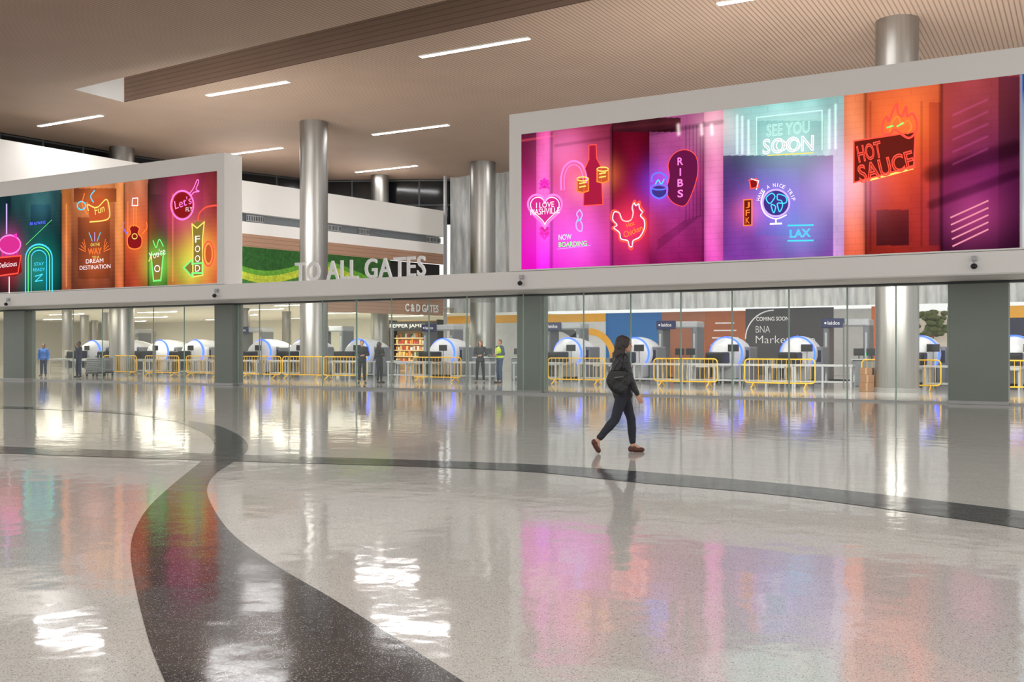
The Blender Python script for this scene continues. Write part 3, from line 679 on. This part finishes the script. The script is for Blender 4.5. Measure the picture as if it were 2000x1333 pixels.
def curtmat():
    m,n,o=nt('plastic_sheet'); L=n.links
    b=n.nodes.new('ShaderNodeBsdfPrincipled'); L.new(b.outputs[0],o.inputs[0]); b.inputs['Roughness'].default_value=.35
    tc=n.nodes.new('ShaderNodeTexCoord'); mp=n.nodes.new('ShaderNodeMapping'); mp.inputs['Scale'].default_value=(2.2,1,.35); mp.inputs['Rotation'].default_value=(0,.25,0); L.new(tc.outputs['Object'],mp.inputs[0])
    no=n.nodes.new('ShaderNodeTexNoise'); no.inputs['Scale'].default_value=1.6; no.inputs['Detail'].default_value=5; L.new(mp.outputs[0],no.inputs[0])
    r=n.nodes.new('ShaderNodeValToRGB'); r.color_ramp.elements[0].position=.3; r.color_ramp.elements[1].position=.7; r.color_ramp.elements[0].color=(*lin((165,169,170)),1); r.color_ramp.elements[1].color=(*lin((215,217,215)),1)
    L.new(no.outputs[0],r.inputs[0]); L.new(r.outputs[0],b.inputs['Base Color'])
    bp=n.nodes.new('ShaderNodeBump'); bp.inputs['Strength'].default_value=.8; bp.inputs['Distance'].default_value=.15; L.new(no.outputs[0],bp.inputs['Height']); L.new(bp.outputs[0],b.inputs['Normal'])
    return m
CUR=curtmat()
m=MB(); nx=420; vs=[];fs=[]
for i in range(nx):
    x=-36+45*i/(nx-1)
    for k in range(9):
        z=3.75+(CZ-.02-3.75)*k/8; y=55+.12*math.sin(x*4.1+.6*math.sin(x*1.7)+z*.15)+.07*math.sin(x*9.3+z*.4)
        vs.append((x,y,z))
for i in range(nx-1):
    for k in range(8): a=i*9+k; fs.append((a,a+9,a+10,a+1))
m.add(vs,fs,CUR); m.build('plastic_sheeting',label='tall hanging translucent grey plastic sheeting curtain from ceiling',category='curtain',smooth=3.2)
m=MB(); m.box(-36.1,-35.95,54.3,54.5,0,CZ,LGREY,.01); m.build('partition_post',label='slim grey metal post beside plastic sheeting',category='post')
HY=55.9
def hoard(pa,pb,z0,z1,c,nm,lab,y=HY,th=.08):
    a,b=wx(pa,y),wx(pb,y); m=MB(); m.box(a,b,y,y+th,z0,z1,mat('hoard_'+nm,c,.5),.01); return m.build('hoarding_panel',label=lab,category='hoarding')
o=hoard(868,1183,0,3.1,(215,216,214),'pale','pale grey temporary hoarding panel with curved dark graphics')
YT=HY-.03
DGR=mat('hoard_graphic_slate',(86,88,94),.5); AMB=mat('hoard_amber',(245,178,50),.5)
for (c0,c1,rr,mt,ww) in ((1085,0,1.9,DGR,.5),(1150,0,1.6,AMB,.4)):
    m=MB(); ax=wx(c0,YT); m.ribbon([(ax+rr*math.cos(math.radians(t)),.9+rr*math.sin(math.radians(t))) for t in range(0,181,12)],ww,YT,mt); m.build('printed_arc',o,recalc=False)
hoard(868,1183,3.1,3.6,(245,178,50),'amber','amber yellow band on hoarding')
hoard(1183,1292,0,3.6,(30,110,180),'blue','bright blue hoarding panel on construction wall')
hoard(1292,1378,0,3.6,(165,105,78),'tan','brown printed hoarding panel on construction wall')
oR=hoard(1378,1456,0,3.6,(170,96,58),'rust','rust brown hoarding panel with white printed lines')
o=hoard(1456,1628,0,3.7,(74,73,77),'charcoal','charcoal hoarding with white coming soon lettering')
m=MB()
def ht(body,x0,y0,x1,y1,mt=LETW,off=.01):
    a=wx(x0,YT);b=wx(x1,YT);cx=(x0+x1)/2; text_w(m,body,a,b,wp(cx,y1,YT)[1],wp(cx,y0,YT)[1],YT,mt,off=off)
ht('COMING SOON',1477,619,1541,627,off=.02); m.build('lettering',o,recalc=False)
m=MB(); ht('BNA',1476,637,1504,650,off=-.01); ht('Marketplace',1476,656,1592,676,off=-.01)
m.build('lettering',o,recalc=False)
m=MB(); ax=wx(1456,YT); pts=[(ax+1.6-1.6*math.cos(math.radians(t)),2.0+1.6*math.sin(math.radians(t))) for t in range(0,91,9)]; m.ribbon(pts,.07,YT,LETW); m.build('printed_arc',o,recalc=False)
m=MB()
for k in range(5): m.box(wx(1385+k*3,YT),wx(1450-k*4,YT),YT-.01,HY,1.2+k*.42,1.27+k*.42,LETW,.003)
m.build('printed_lines',oR)
hoard(1628,1702,0,3.6,(178,178,176),'mid','plain grey hoarding panel on construction wall')
hoard(1702,1795,0,3.7,(205,110,58),'burnt','burnt orange hoarding panel on construction wall')
hoard(1795,1850,0,3.4,(225,215,200),'cream','cream hoarding panel printed with foliage')
hoard(1850,2200,0,3.0,(40,44,70),'navy','navy blue hoarding panel on construction wall')
hoard(1850,2200,3.0,3.6,(245,178,50),'amber','amber yellow band on hoarding')
e=empty('potted_tree',(wx(1822,54.2),54.2,0),'small leafy tree in grey planter beside hoarding','plant')
m=MB(); LEAF=mat('foliage_olive',(84,92,52),.8)
for k in range(60):
    a=random.uniform(0,6.28); r=random.uniform(0,.75); m.ell((r*math.cos(a),r*.5*math.sin(a),2.6+random.uniform(-.55,.75)),(.2,.16,.13),LEAF,n=6)
m.build('foliage',e); m=MB(); m.cyl((0,0,.4),(0,0,2.4),.05,BRN); m.build('trunk',e); m=MB(); m.cyl((0,0,0),(0,0,.5),.22,GREY,.3); m.build('planter',e)
# ---------------- glass partition
edges=[-110,-50,8,64,143,200,250,300,360,420,465,507,565,630,697,765,838,912,1011,1062,1140,1232,1330,1430,1541,1655,1750,1853,1970,2080,2200]
skip={(8,64),(420,465),(1011,1062),(1853,1970)}
wn=20
JO=mat('glass_edge_green',(160,188,174),.2)
for a,b in zip(edges[:-1],edges[1:]):
    if (a,b) in skip: continue
    x0,x1=wx(a,29.5)+.012,wx(b,29.5)-.012
    m=MB(); m.quad((x0,29.5,.02),(x1,29.5,.02),(x1,29.5,3.22),(x0,29.5,3.22),GLASS)
    for x in(x0,x1): m.box(x-.01,x+.01,29.49,29.51,.02,3.22,JO,0)
    m.box(x0,x1,29.47,29.53,0,.05,STEEL2,0)
    struct(m,'window_%d'%wn); wn+=1
def handle(px):
    x=wx(px,29.4); m=MB()
    for s in(-.05,.05):
        m.cyl((x+s,29.42,.35),(x+s,29.42,2.2),.018,STEEL)
        for z in(.5,2.0): m.cyl((x+s,29.42,z),(x+s,29.5,z),.012,STEEL,n=8)
    m.build('door_pull',label='pair of tall vertical steel door pull bars on glass door',category='door handle',smooth=.6,group='door pulls on the glass doors')
for p in(300,508,765,912,1651): handle(p)
for a,b in((630,765),(912,1140)):
    x0,x1=wx(a,28.6),wx(b,28.6)
    m=MB(); m.quad((x0,28.6,.02),(x1,28.6,.02),(x1,28.6,3.25),(x0,28.6,3.25),GLASS); m.box(x0,x1,28.57,28.63,0,.06,STEEL2,0)
    for x in(x0,x1,(x0+x1)/2): m.box(x-.012,x+.012,28.58,28.62,0,3.25,JO,0)
    struct(m,'door_%d'%wn); wn+=1
# ---------------- security scanners
def make_scanner():
    e=empty('baggage_scanner',(0,0,0),'white drum-shaped baggage scanner with blue light ring and conveyor','baggage scanner',group='baggage scanners in the screening lanes')
    zc=1.24
    m=MB(); m.lathe([(-.42,.36),(-.40,.40),(-.30,.47),(-.1,.58),(.1,.67),(.25,.72),(.5,.76),(.9,.77),(1.5,.73),(2.0,.64),(2.4,.52),(2.6,.42),(2.6,.3)],(0,0,zc),(0,1,0),SWHITE,40); m.build('drum',e,smooth=.7)
    m=MB(); m.lathe([(.20,.72),(.21,.745),(.30,.765),(.33,.735)],(0,0,zc),(0,1,0),BLUEL,40); m.build('light_ring',e)
    m=MB(); m.box(-.52,.52,.0,2.3,.12,.78,LGREY,.04); m.box(-.6,.6,.2,2.1,0,.12,BLACK,.02); m.build('base_cabinet',e)
    m=MB(); m.box(-.38,.38,-1.4,-.36,.82,1.32,BLACK,.05); m.box(-.32,.32,-1.43,-1.39,.86,1.2,mat('curtain_flap',(15,15,16),.6),.005); m.build('entry_hood',e)
    m=MB(); m.box(-.4,.4,-3.3,3.6,.70,.80,LGREY,.02)
    for k in range(16): 
        y=-3.2+k*.12; m.cyl((-.36,y,.81),(.36,y,.81),.03,STEEL2,n=8)
    m.build('conveyor',e)
    for x in(-.36,.36):
        for y in(-3.1,-1.3,2.7,3.5):
            m=MB(); m.box(x-.035,x+.035,y-.035,y+.035,.0,.71,LGREY,.005); m.build('leg',e)
    m=MB(); m.cyl((.62,-.6,0),(.62,-.6,1.5),.025,STEEL2,n=10); m.box(.38,.86,-.66,-.62,1.35,1.65,BLACK,.01); m.build('monitor',e)
    m=MB(); m.box(-.80,-.55,-1.2,.6,.2,1.05,GREY,.03); m.build('side_cabinet',e)
    m=MB(); m.box(.55,.95,.7,1.9,0,1.55,GREY,.05); m.box(.6,.9,.69,.7,.9,1.4,BLACK,.003); m.build('control_cabinet',e)
    return e
sc_px=[865,1110,1240,1420,1560,1800,1985,240,312,510,590,700,180,380]
scn=None
for p in sc_px:
    x=wx(p-6,43)
    if scn is None: scn=make_scanner(); scn.location=(x,43,0)
    else: dup(scn,(x,43,0))
def make_portal():
    e=empty('body_scanner',(0,0,0),'grey walk-through body scanner portal with navy header sign','body scanner',group='walk-through body scanners')
    for s in(-1,1):
        m=MB(); m.box(s*.88-.13,s*.88+.13,-.55,.55,0,2.5,GREY,.05); m.box(s*.88-.05,s*.88+.05,-.57,-.54,.3,2.2,LGREY,.01); m.build('side_panel',e)
        m=MB(); m.box(s*.88-.03,s*.88+.03,-.585,-.565,1.15,1.3,emi('green_indicator',(60,220,140),1.5),0); m.build('indicator_light',e)
    m=MB(); m.box(-1.02,1.02,-.58,.58,2.48,2.8,LGREY,.06); m.build('top_beam',e)
    m=MB(); m.box(-1.05,-.05,-.66,-.585,2.42,2.84,NAVY,.02); m.build('header_sign',e)
    m=MB(); text_w(m,'leidos',-.78,-.25,2.55,2.72,-.664,LETW,off=.01); m.build('header_lettering',e,recalc=False)
    m=MB(); m.ell((-.88,-.667,2.63),(.05,.004,.05),LETW,n=12); m.build('header_emblem',e,recalc=False)
    m=MB(); m.box(-.75,.75,-.5,.5,0,.05,BLACK,.01); m.build('floor_plate',e)
    return e
pt=None
for p in(866,1108,1330,1657,264,655,500):
    x=wx(p,47.6)
    if pt is None: pt=make_portal(); pt.location=(x,47.6,0)
    else: dup(pt,(x,47.6,0))
def make_barrier(Lb=2.6):
    e=empty('crowd_barrier',(0,0,0),'yellow tubular steel crowd control barrier with vertical bars','barrier',group='yellow crowd barriers')
    h=1.08;r=.14;z0=.2;m=MB(); w=Lb/2; pts=[]
    for cx,cz,a0 in((w-r,h-r,0),(-w+r,h-r,90),(-w+r,z0+r,180),(w-r,z0+r,270)):
        for k in range(5): a=math.radians(a0+22.5*k); pts.append((cx+r*math.cos(a),0,cz+r*math.sin(a)))
    m.tube(pts,.026,YEL,8,True)
    for k in range(1,15): x=-w+Lb*k/15; m.cyl((x,0,z0),(x,0,h),.010,YEL,n=6)
    m.build('frame',e,smooth=.8)
    for s in(-1,1):
        m=MB(); m.tube([(s*w*.75,-.32,.02),(s*w*.75,-.2,.06),(s*w*.75,0,.2),(s*w*.75,.2,.06),(s*w*.75,.32,.02)],.024,YEL,8); m.build('foot',e,smooth=.8)
    return e
bar=make_barrier(); first=True
for p in(1759,1522,1338,1125,853,592,510,398,316,234,2010,674):
    x=wx(p,37.3)
    if first: bar.location=(x,37.3,0); first=False
    else: dup(bar,(x,37.3,0),random.uniform(-.03,.03))
def make_table():
    e=empty('inspection_table',(0,0,0),'grey metal bench table with thin legs and lower rail','table',group='grey screening tables')
    m=MB(); m.box(-1.1,1.1,-.35,.35,.80,.88,LGREY,.015); m.build('top',e)
    m=MB(); m.box(-1.05,1.05,-.3,.3,.2,.26,LGREY,.01); m.build('shelf',e)
    for x in(-1.02,0,1.02):
        for y in(-.28,.28): m=MB(); m.box(x-.035,x+.035,y-.035,y+.035,0,.81,LGREY,.005); m.build('leg',e)
    return e
tb=None
for p in(215,300,385,480,565,690,800,925,1050,1180,1290,1400,1500,1610,1690,1870):
    q=38.6 if p not in(1610,) else 39.1
    x=wx(p,38.6)
    if p in(1690,): continue
    if tb is None: tb=make_table(); tb.location=(x,38.6,0)
    else: dup(tb,(x,38.6,0))
def make_kiosk():
    e=empty('operator_station',(0,0,0),'grey operator desk with twin black monitors','workstation',group='operator stations between lanes')
    m=MB(); m.box(-.45,.45,-.25,.25,0,1.02,GREY,.03); m.box(-.5,.5,-.3,.3,1.02,1.07,LGREY,.01); m.build('desk',e)
    for s in(-1,1):
        m=MB(); m.box(s*.24-.2,s*.24+.2,-.02,.02,1.2,1.48,BLACK,.01); m.cyl((s*.24,.02,1.07),(s*.24,.02,1.25),.02,BLACK,n=8); m.build('monitor',e)
    return e
ks=None
for p in(945,1338,1690,1900,1020):
    x=wx(p,41.0)
    if ks is None: ks=make_kiosk(); ks.location=(x,41.0,0)
    else: dup(ks,(x,41.0,0))
def make_cart():
    e=empty('tray_cart',(0,0,0),'dark wheeled cart stacked with grey security trays','cart',group='tray carts')
    m=MB(); m.box(-.4,.4,-.3,.3,.15,.22,BLACK,.01); m.tube([(-.4,0,.2),(-.4,0,1.1),(-.4,.01,1.12)],.02,STEEL2); m.build('frame',e)
    for k in range(7): m=MB(); z=.22+k*.11; m.box(-.36,.38,-.26,.26,z,z+.09,GREY,.02); m.build('tray',e)
    for x in(-.33,.33):
        for y in(-.24,.24): m=MB(); m.cyl((x,y-.02,.07),(x,y+.02,.07),.07,BLACK,n=14); m.build('wheel',e)
    return e
ct=make_cart(); ct.location=(wx(204,36.2),36.2,0)
dup(ct,(wx(186,35.2),35.2,0),.2)
CARD=mat('cardboard',(134,98,70),.8); TAPE=mat('packing_tape',(160,132,98),.4)
cx,cy=wx(1716,36.2),36.2
cx-=.35
for i,(dx,z,w,h) in enumerate([(0,0,.5,.30),(.02,.302,.46,.27),(-.02,.574,.4,.24)]):
    m=MB(); m.box(cx+dx-w/2,cx+dx+w/2,cy-.22,cy+.22,z,z+h,CARD,.01); o=m.build('cardboard_box',label='brown cardboard box beside steel column',category='box',group='cardboard boxes')
    m=MB(); m.box(cx+dx-.03,cx+dx+.03,cy-.223,cy+.223,z+.02,z+h+.001,TAPE,0); m.build('tape_strip',o)
for p,q in((15,592),(422,575),(1018,550),(1903,516)):
    x,z=wp(p,q,26.9); m=MB(); m.box(x-.06,x+.06,26.86,26.985,z+.08,z+.2,LGREY,.01); o=m.build('security_camera',label='small white dome security camera mounted on beam',category='security camera',group='security cameras on the beam')
    m=MB(); m.tube([(x,26.9,z+.1),(x,26.84,z+.05),(x,26.82,z-.02)],.02,LGREY); m.build('bracket',o,smooth=3.2); m=MB(); m.ell((x,26.82,z-.06),(.08,.08,.07),BLACK,n=14); m.build('dome',o,smooth=3.2)

# ================================================================= PEOPLE
SKIN=mat('skin_tan',(205,155,128),.5,var=.05); SKIND=mat('skin_dark',(120,82,62),.5,var=.05)
HAIRD=mat('hair_dark',(44,30,25),.4,var=.45,scale=22,stretch=(1.5,1.5,.12),bump=.3); HAIRB=mat('hair_brown',(120,86,56),.5,var=.3,scale=30)
LEATH=mat('black_leather',(32,32,36),.36,var=.2,scale=6,bump=.25); JEAN=mat('dark_denim',(36,39,50),.75,var=.2,scale=25,bump=.1)
SHB=mat('brown_leather_shoe',(84,38,26),.3); EYEW=mat('eye_dark',(25,18,15),.2); LIP=mat('lips',(160,84,78),.5)
CLD=bpy.data.textures.new('fabric_folds','CLOUDS'); CLD.noise_scale=.09; CLD.noise_depth=2
def remesh(mb,name,vox,mt,parent=None,sm=3,folds=0,**k):
    me=mb.mesh(name); me.materials.clear(); o=bpy.data.objects.new('tmp',me); COL.objects.link(o)
    r=o.modifiers.new('r','REMESH'); r.mode='VOXEL'; r.voxel_size=vox; r.use_smooth_shade=True
    s=o.modifiers.new('s','SMOOTH'); s.factor=.5; s.iterations=sm
    if folds: d=o.modifiers.new('d','DISPLACE'); d.texture=CLD; d.strength=folds; d.mid_level=.42; d.texture_coords='LOCAL'
    dg=bpy.context.evaluated_depsgraph_get(); n=bpy.data.meshes.new_from_object(o.evaluated_get(dg)); n.name=name
    bpy.data.objects.remove(o); n.materials.clear(); n.materials.append(mt); n.polygons.foreach_set('use_smooth',[True]*len(n.polygons))
    return reg(bpy.data.objects.new(name,n),parent,**k)
V=Vector
def person(loc,rz,J,label,skin,hairm,topm,legm,shoem,vox=.011,hair='short',vest=None,headyaw=0,fem=False,topname='jacket',hem=None):
    X=None; b=MB(); w=.9 if fem else 1.0
    hc=V(J['head']); R=Matrix.Rotation(headyaw,3,'Z')
    def hp(x,y,z): return hc+R@V((x,y,z))
    pel,che,nk=V(J['pelvis']),V(J['chest']),V(J['neck'])
    b.ell(hc+V((0,0,.015)),(.095,.076,.105),X,R); b.ell(hp(.028,0,-.05),(.062,.054,.062),X,R)
    b.cap(hp(.088,0,.012),hp(.108,0,-.022),.009,.014,X,8); b.ell(hp(.088,0,-.055),(.013,.026,.009),X,R,10); b.ell(hp(.07,0,-.088),(.024,.026,.02),X,R,10)
    b.ell(hp(.075,0,.03),(.018,.05,.012),X,R,10)
    for s in(-1,1): b.ell(hp(-.005,s*.077,-.01),(.02,.01,.032),X,R,10)
    b.cap(hp(-.02,0,-.06),nk,.05,.056,X)
    b.ell(pel,(.12,.155*w,.12),X); b.ell(pel.lerp(che,.5),(.095,.125*w,.16),X); b.ell(che,(.11,.15*w,.17),X)
    b.cap(nk+V((0,0,-.03)),V(J['sh_l']),.05,.05,X); b.cap(nk+V((0,0,-.03)),V(J['sh_r']),.05,.05,X)
    t=MB(); tr=MB(); g=0 if fem else .012
    t.ell(che+V((0,0,.0)),(.135+g,.178*w+g,.19),X,n=28); t.ell(pel.lerp(che,.5),(.126+g,.162*w+g,.22),X,n=28)
    hm=V(hem) if hem else pel+V((0,0,-.03)); t.ell(pel.lerp(hm,.5)+V((0,0,.03)),(.145+g,.178*w+g,.15),X,n=28)
    t.cap(nk+V((-.01,0,-.03)),V(J['sh_l'])+V((0,-.01,-.01)),.062,.068+g,X); t.cap(nk+V((-.01,0,-.03)),V(J['sh_r'])+V((0,.01,-.01)),.062,.068+g,X)
    t.cap(nk+V((-.01,0,-.02)),nk+V((-.012,0,.02)),.066,.062,X)
    tr.ell(pel,(.132,.168*w,.13),X)
    for sd in 'lr':
        s=1 if sd=='l' else -1
        sh,el,wr=V(J['sh_'+sd]),V(J['el_'+sd]),V(J['wr_'+sd])
        b.cap(sh,el,.048,.036,X); b.cap(el,wr,.038,.025,X)
        t.cap(sh,el,.066+g*.5,.054+g*.5,X); t.cap(el,el.lerp(wr,.94),.055+g*.5,.039,X)
        d=(wr-el).normalized()
        if 'hd_'+sd in J: d=V(J['hd_'+sd]).normalized()
        inn=V((0,-s,0)); fw=V((1,0,0)); sdv=(fw-d*fw.dot(d)); sdv=sdv.normalized() if sdv.length>.2 else V((0,0,1)); n=inn-d*inn.dot(d)-sdv*inn.dot(sdv); n=n.normalized() if n.length>.05 else d.cross(sdv)
        Rm=Matrix((d,sdv,n)).transposed()
        b.cap(wr,wr+d*.03,.025,.024,X); b.ell(wr+d*.055,(.048,.039,.017),X,Rm,14)
        for q,Lf in zip((.029,.010,-.010,-.028),(.072,.080,.074,.058)):
            p0=wr+d*.085+sdv*q; p1=p0+(d+n*.25).normalized()*Lf*.5; p2=p1+(d+n*.8).normalized()*Lf*.3; p3=p2+(d+n*1.5).normalized()*Lf*.25
            b.cap(wr+d*.06+sdv*q*.85,p0,.010,.0092,X,8); b.cap(p0,p1,.0092,.0085,X,8); b.cap(p1,p2,.0085,.008,X,8); b.cap(p2,p3,.008,.007,X,8)
        q0=wr+d*.03+sdv*.028; q1=q0+(d*.6+sdv*.7+n*.3).normalized()*.04; q2=q1+(d*.9+sdv*.3+n*.3).normalized()*.032
        b.cap(q0,q1,.012,.010,X,8); b.cap(q1,q2,.010,.008,X,8)
        hi,kn,an=V(J['hi_'+sd]),V(J['kn_'+sd]),V(J['an_'+sd]); to=V(J['to_'+sd]); he=V(J['he_'+sd])
        b.cap(hi,kn,.075,.048,X); b.cap(kn,kn.lerp(an,.35),.047,.048,X); b.cap(kn.lerp(an,.35),an,.048,.032,X); b.cap(an,to,.03,.022,X); b.cap(an,he,.03,.025,X)
        tr.cap(hi,kn,.094,.064+g,X); tr.cap(kn,kn.lerp(an,.35),.064+g,.062+g,X); tr.cap(kn.lerp(an,.35),kn.lerp(an,J.get('cuff',.93)),.062+g,.048+g,X)
    body=remesh(b,'person',min(vox,.0085) if vox>.007 else .0055,skin,None,2,label=label,category='person',loc=loc,rz=rz)
    remesh(tr,'trousers',vox,legm,body,4,folds=.014); remesh(t,topname,vox,topm,body,5,folds=.028)
    for sd in 'lr':
        an=V(J['an_'+sd]); to=V(J['to_'+sd]); he=V(J['he_'+sd]); q=MB()
        up=V((0,0,1)) if abs((to-he).normalized().z)<.5 else (an-to.lerp(he,.5)).normalized()
        q.cap(he,to,.036,.03,X); q.cap(he.lerp(to,.35),to.lerp(he,.1),.04,.038,X); q.cap(he+up*.015,he.lerp(to,.3)+up*.03,.036,.036,X)
        remesh(q,'shoe',min(vox,.009),shoem,body,3)
    h=MB()
    if hair=='long':
        h.ell(hp(-.022,0,.032),(.106,.092,.105),X,R); h.ell(hp(-.058,0,-.04),(.082,.098,.12),X,R); h.ell(hp(-.085,0,-.14),(.062,.105,.10),X,R)
        for s in(-1,1):
            for dx in(0,.03): h.cap(hp(.0-dx,s*.078,.03),hp(-.03-dx,s*.088,-.16+dx),.024,.022,X)
        h.cap(hp(.055,-.045,.075),hp(.028,-.076,-.03),.022,.018,X); h.cap(hp(.055,.045,.075),hp(.028,.076,-.03),.022,.018,X)
    else:
        h.ell(hp(-.022,0,.038),(.098,.086,.098),X,R); h.ell(hp(-.045,0,-.01),(.07,.08,.075),X,R)
    remesh(h,'hair',min(vox,.009),hairm,body,2,folds=.02)
    for s in(-1,1):
        m=MB(); m.ell(hp(.083,s*.03,.008),(.010,.013,.008),EYEW,R,10); m.build('eye',body,smooth=3.2)
    m=MB(); m.ell(hp(.094,0,-.055),(.009,.02,.006),LIP,R,10); m.build('mouth',body,smooth=3.2)
    if vest:
        q=MB(); q.ell(che,(.168,.208*w,.19),X); q.ell(pel.lerp(che,.5),(.158,.192*w,.19),X); q.ell(pel+V((0,0,.08)),(.166,.198*w,.11),X); remesh(q,'safety_vest',vox,vest,body,3)
        m=MB()
        for s in(-1,1): m.tube([che+V((.16,s*.07,-.2)),che+V((.168,s*.07,-.05)),che+V((.14,s*.09,.13))],.014,LETW,6)
        m.build('reflective_stripe',body)
    return body
wl=gp(1215,885); 
JW=dict(head=(.03,0,1.545),neck=(-.005,0,1.395),chest=(-.01,0,1.215),pelvis=(.01,0,.90),
 sh_r=(0,-.165,1.335),el_r=(.06,-.215,1.06),wr_r=(.17,-.205,.845),sh_l=(0,.165,1.335),el_l=(-.1,.22,1.07),wr_l=(.0,.22,.86),
 hi_r=(.0,-.085,.88),kn_r=(-.12,-.085,.48),an_r=(-.375,-.085,.19),he_r=(-.43,-.085,.155),to_r=(-.355,-.085,.035),
 hi_l=(.03,.085,.88),kn_l=(.15,.075,.475),an_l=(.175,.07,.10),he_l=(.14,.07,.037),to_l=(.32,.07,.03),cuff=.86)
WR=math.atan2(SA,CA)+.12
WO=person((wl[0],wl[1],.003),WR,JW,'walking woman, dark shoulder-length hair, black leather jacket, brown loafers',SKIN,HAIRD,LEATH,JEAN,SHB,.0075,'long',headyaw=-.1,fem=True,hem=(.0,0,.84))
m=MB(); m.ell((.012,0,.83),(.14,.168,.12),None); remesh(m,'sweater_hem',.009,mat('charcoal_knit',(44,44,50),.85),WO)
BAGM=mat('bag_black_leather',(20,20,22),.28,var=.15)
be=empty('shoulder_bag',(wl[0],wl[1],.003),'black leather shoulder bag carried against walking woman','bag',rz=WR)
m=MB()
for k in range(22):
    t=k/21; wd=math.sin(math.pi*(.25+.6*(1-t)))*.13; m.cap((-.10-wd,-.215,.90+.24*t),(-.10+wd,-.24,.89+.25*t),.045,.04,None)
remesh(m,'bag_body',.01,BAGM,be,6,folds=.02)
m=MB(); m.tube([(-.20,-.215,1.08),(-.15,-.225,1.24),(-.06,-.22,1.37),(.0,-.16,1.42),(.04,-.19,1.37),(.02,-.25,1.24),(-.03,-.262,1.10)],.011,BAGM,8); m.build('strap',be,smooth=3.2)
m=MB(); m.tube([(-.17,-.262,1.08),(-.10,-.285,1.09),(-.05,-.288,1.09)],.005,STEEL2,6); m.build('zip',be)
def stand(h,arms='down',stance=.1,fem=False):
    k=h/1.75; J=dict(head=(.01,0,1.625),neck=(-.01,0,1.47),chest=(0,0,1.29),pelvis=(0,0,.96),sh_l=(0,.185,1.42),sh_r=(0,-.185,1.42),
     hi_l=(0,.09,.93),hi_r=(0,-.09,.93),kn_l=(.03,stance,.5),kn_r=(.02,-stance,.5),an_l=(0,stance+.01,.1),an_r=(0,-stance-.01,.1),he_l=(-.03,stance+.01,.037),he_r=(-.03,-stance-.01,.037),to_l=(.16,stance+.05,.03),to_r=(.16,-stance-.05,.03))
    if arms=='down': J.update(el_l=(-.02,.25,1.13),el_r=(-.02,-.25,1.13),wr_l=(.05,.25,.89),wr_r=(.05,-.25,.89))
    if arms=='front': J.update(el_l=(-.02,.25,1.15),el_r=(-.02,-.25,1.15),wr_l=(.2,.08,1.13),wr_r=(.2,-.08,1.10),hd_l=(.3,-1,.1),hd_r=(.3,1,.1))
    if arms=='cross': J.update(el_l=(.05,.25,1.16),el_r=(.05,-.25,1.16),wr_l=(.21,-.02,1.22),wr_r=(.21,.04,1.17),hd_l=(0,-1,.1),hd_r=(0,1,.1))
    if arms=='up': J.update(el_l=(.12,.24,1.22),el_r=(.02,-.27,1.14),wr_l=(.20,.08,1.46),wr_r=(.14,-.2,.95))
    return {a:tuple(c*k for c in v) for a,v in J.items()}
def at(px,py): q=gp(px,py); return (q[0],q[1],0.0)
toC=math.atan2(SA,CA)-math.pi/2
DSUIT=mat('black_suit',(26,27,32),.7,var=.15,scale=12); BLSH=mat('blue_work_shirt',(48,98,175),.7); NAVC=mat('navy_uniform',(34,44,70),.7); TRB=mat('black_trousers',(24,25,30),.75); BJ=mat('blue_jeans',(56,74,108),.75)
BSH=mat('black_shoe',(18,18,20),.35); HIV=mat('hi_vis_yellow',(222,240,40),.6); GSH=mat('dark_grey_top',(52,54,58),.7); TEAL=mat('slate_sweater',(60,82,104),.7)
person(at(707,748.5),toC+.2,stand(1.84,'front'),'standing man in black suit holding device in both hands',SKIN,HAIRD,DSUIT,TRB,BSH)
person(at(741,748.5),toC+1.0,stand(1.76,'cross'),'standing woman in black clothes with arms folded',SKIND,HAIRD,mat('black_top',(22,22,25),.7),TRB,BSH,hair='long',fem=True)
person(at(938,748.5),toC-.1,stand(1.84,'front',.13),'standing woman in dark grey jacket and black trousers',SKIN,HAIRB,GSH,TRB,BSH,hair='long',fem=True)
person(at(976,748.5),toC-1.0,stand(1.88,'front',.1),'standing man in yellow high-visibility vest and jeans',SKIN,HAIRB,TEAL,BJ,BSH,vest=HIV,topname='sweater')
person(at(85,735),toC+.1,stand(1.72,'down'),'standing person in blue work shirt and navy trousers',SKIND,HAIRD,BLSH,NAVC,BSH,topname='shirt')
person(at(154,737.5),toC-.7,stand(1.84,'up',.14),'standing person in navy uniform with one hand raised to face',SKIND,HAIRD,NAVC,NAVC,BSH,topname='shirt')

# ================================================================= CAMERA / WORLD
cd=bpy.data.cameras.new('camera'); cam=bpy.data.objects.new('camera',cd); COL.objects.link(cam)
cam.location=(0,0,H); cam.rotation_euler=(math.pi/2,0,math.asin(SA)); cd.sensor_width=36; cd.lens=36*F/2000; cd.shift_y=13.5/2000; cd.clip_end=300
scene.camera=cam
w=bpy.data.worlds.new('world'); scene.world=w; w.use_nodes=True; n=w.node_tree; bg=n.nodes['Background']; bg.inputs[0].default_value=(1,.985,.965,1); bg.inputs[1].default_value=1.02
scene.view_settings.view_transform='Standard'; scene.view_settings.look='None'
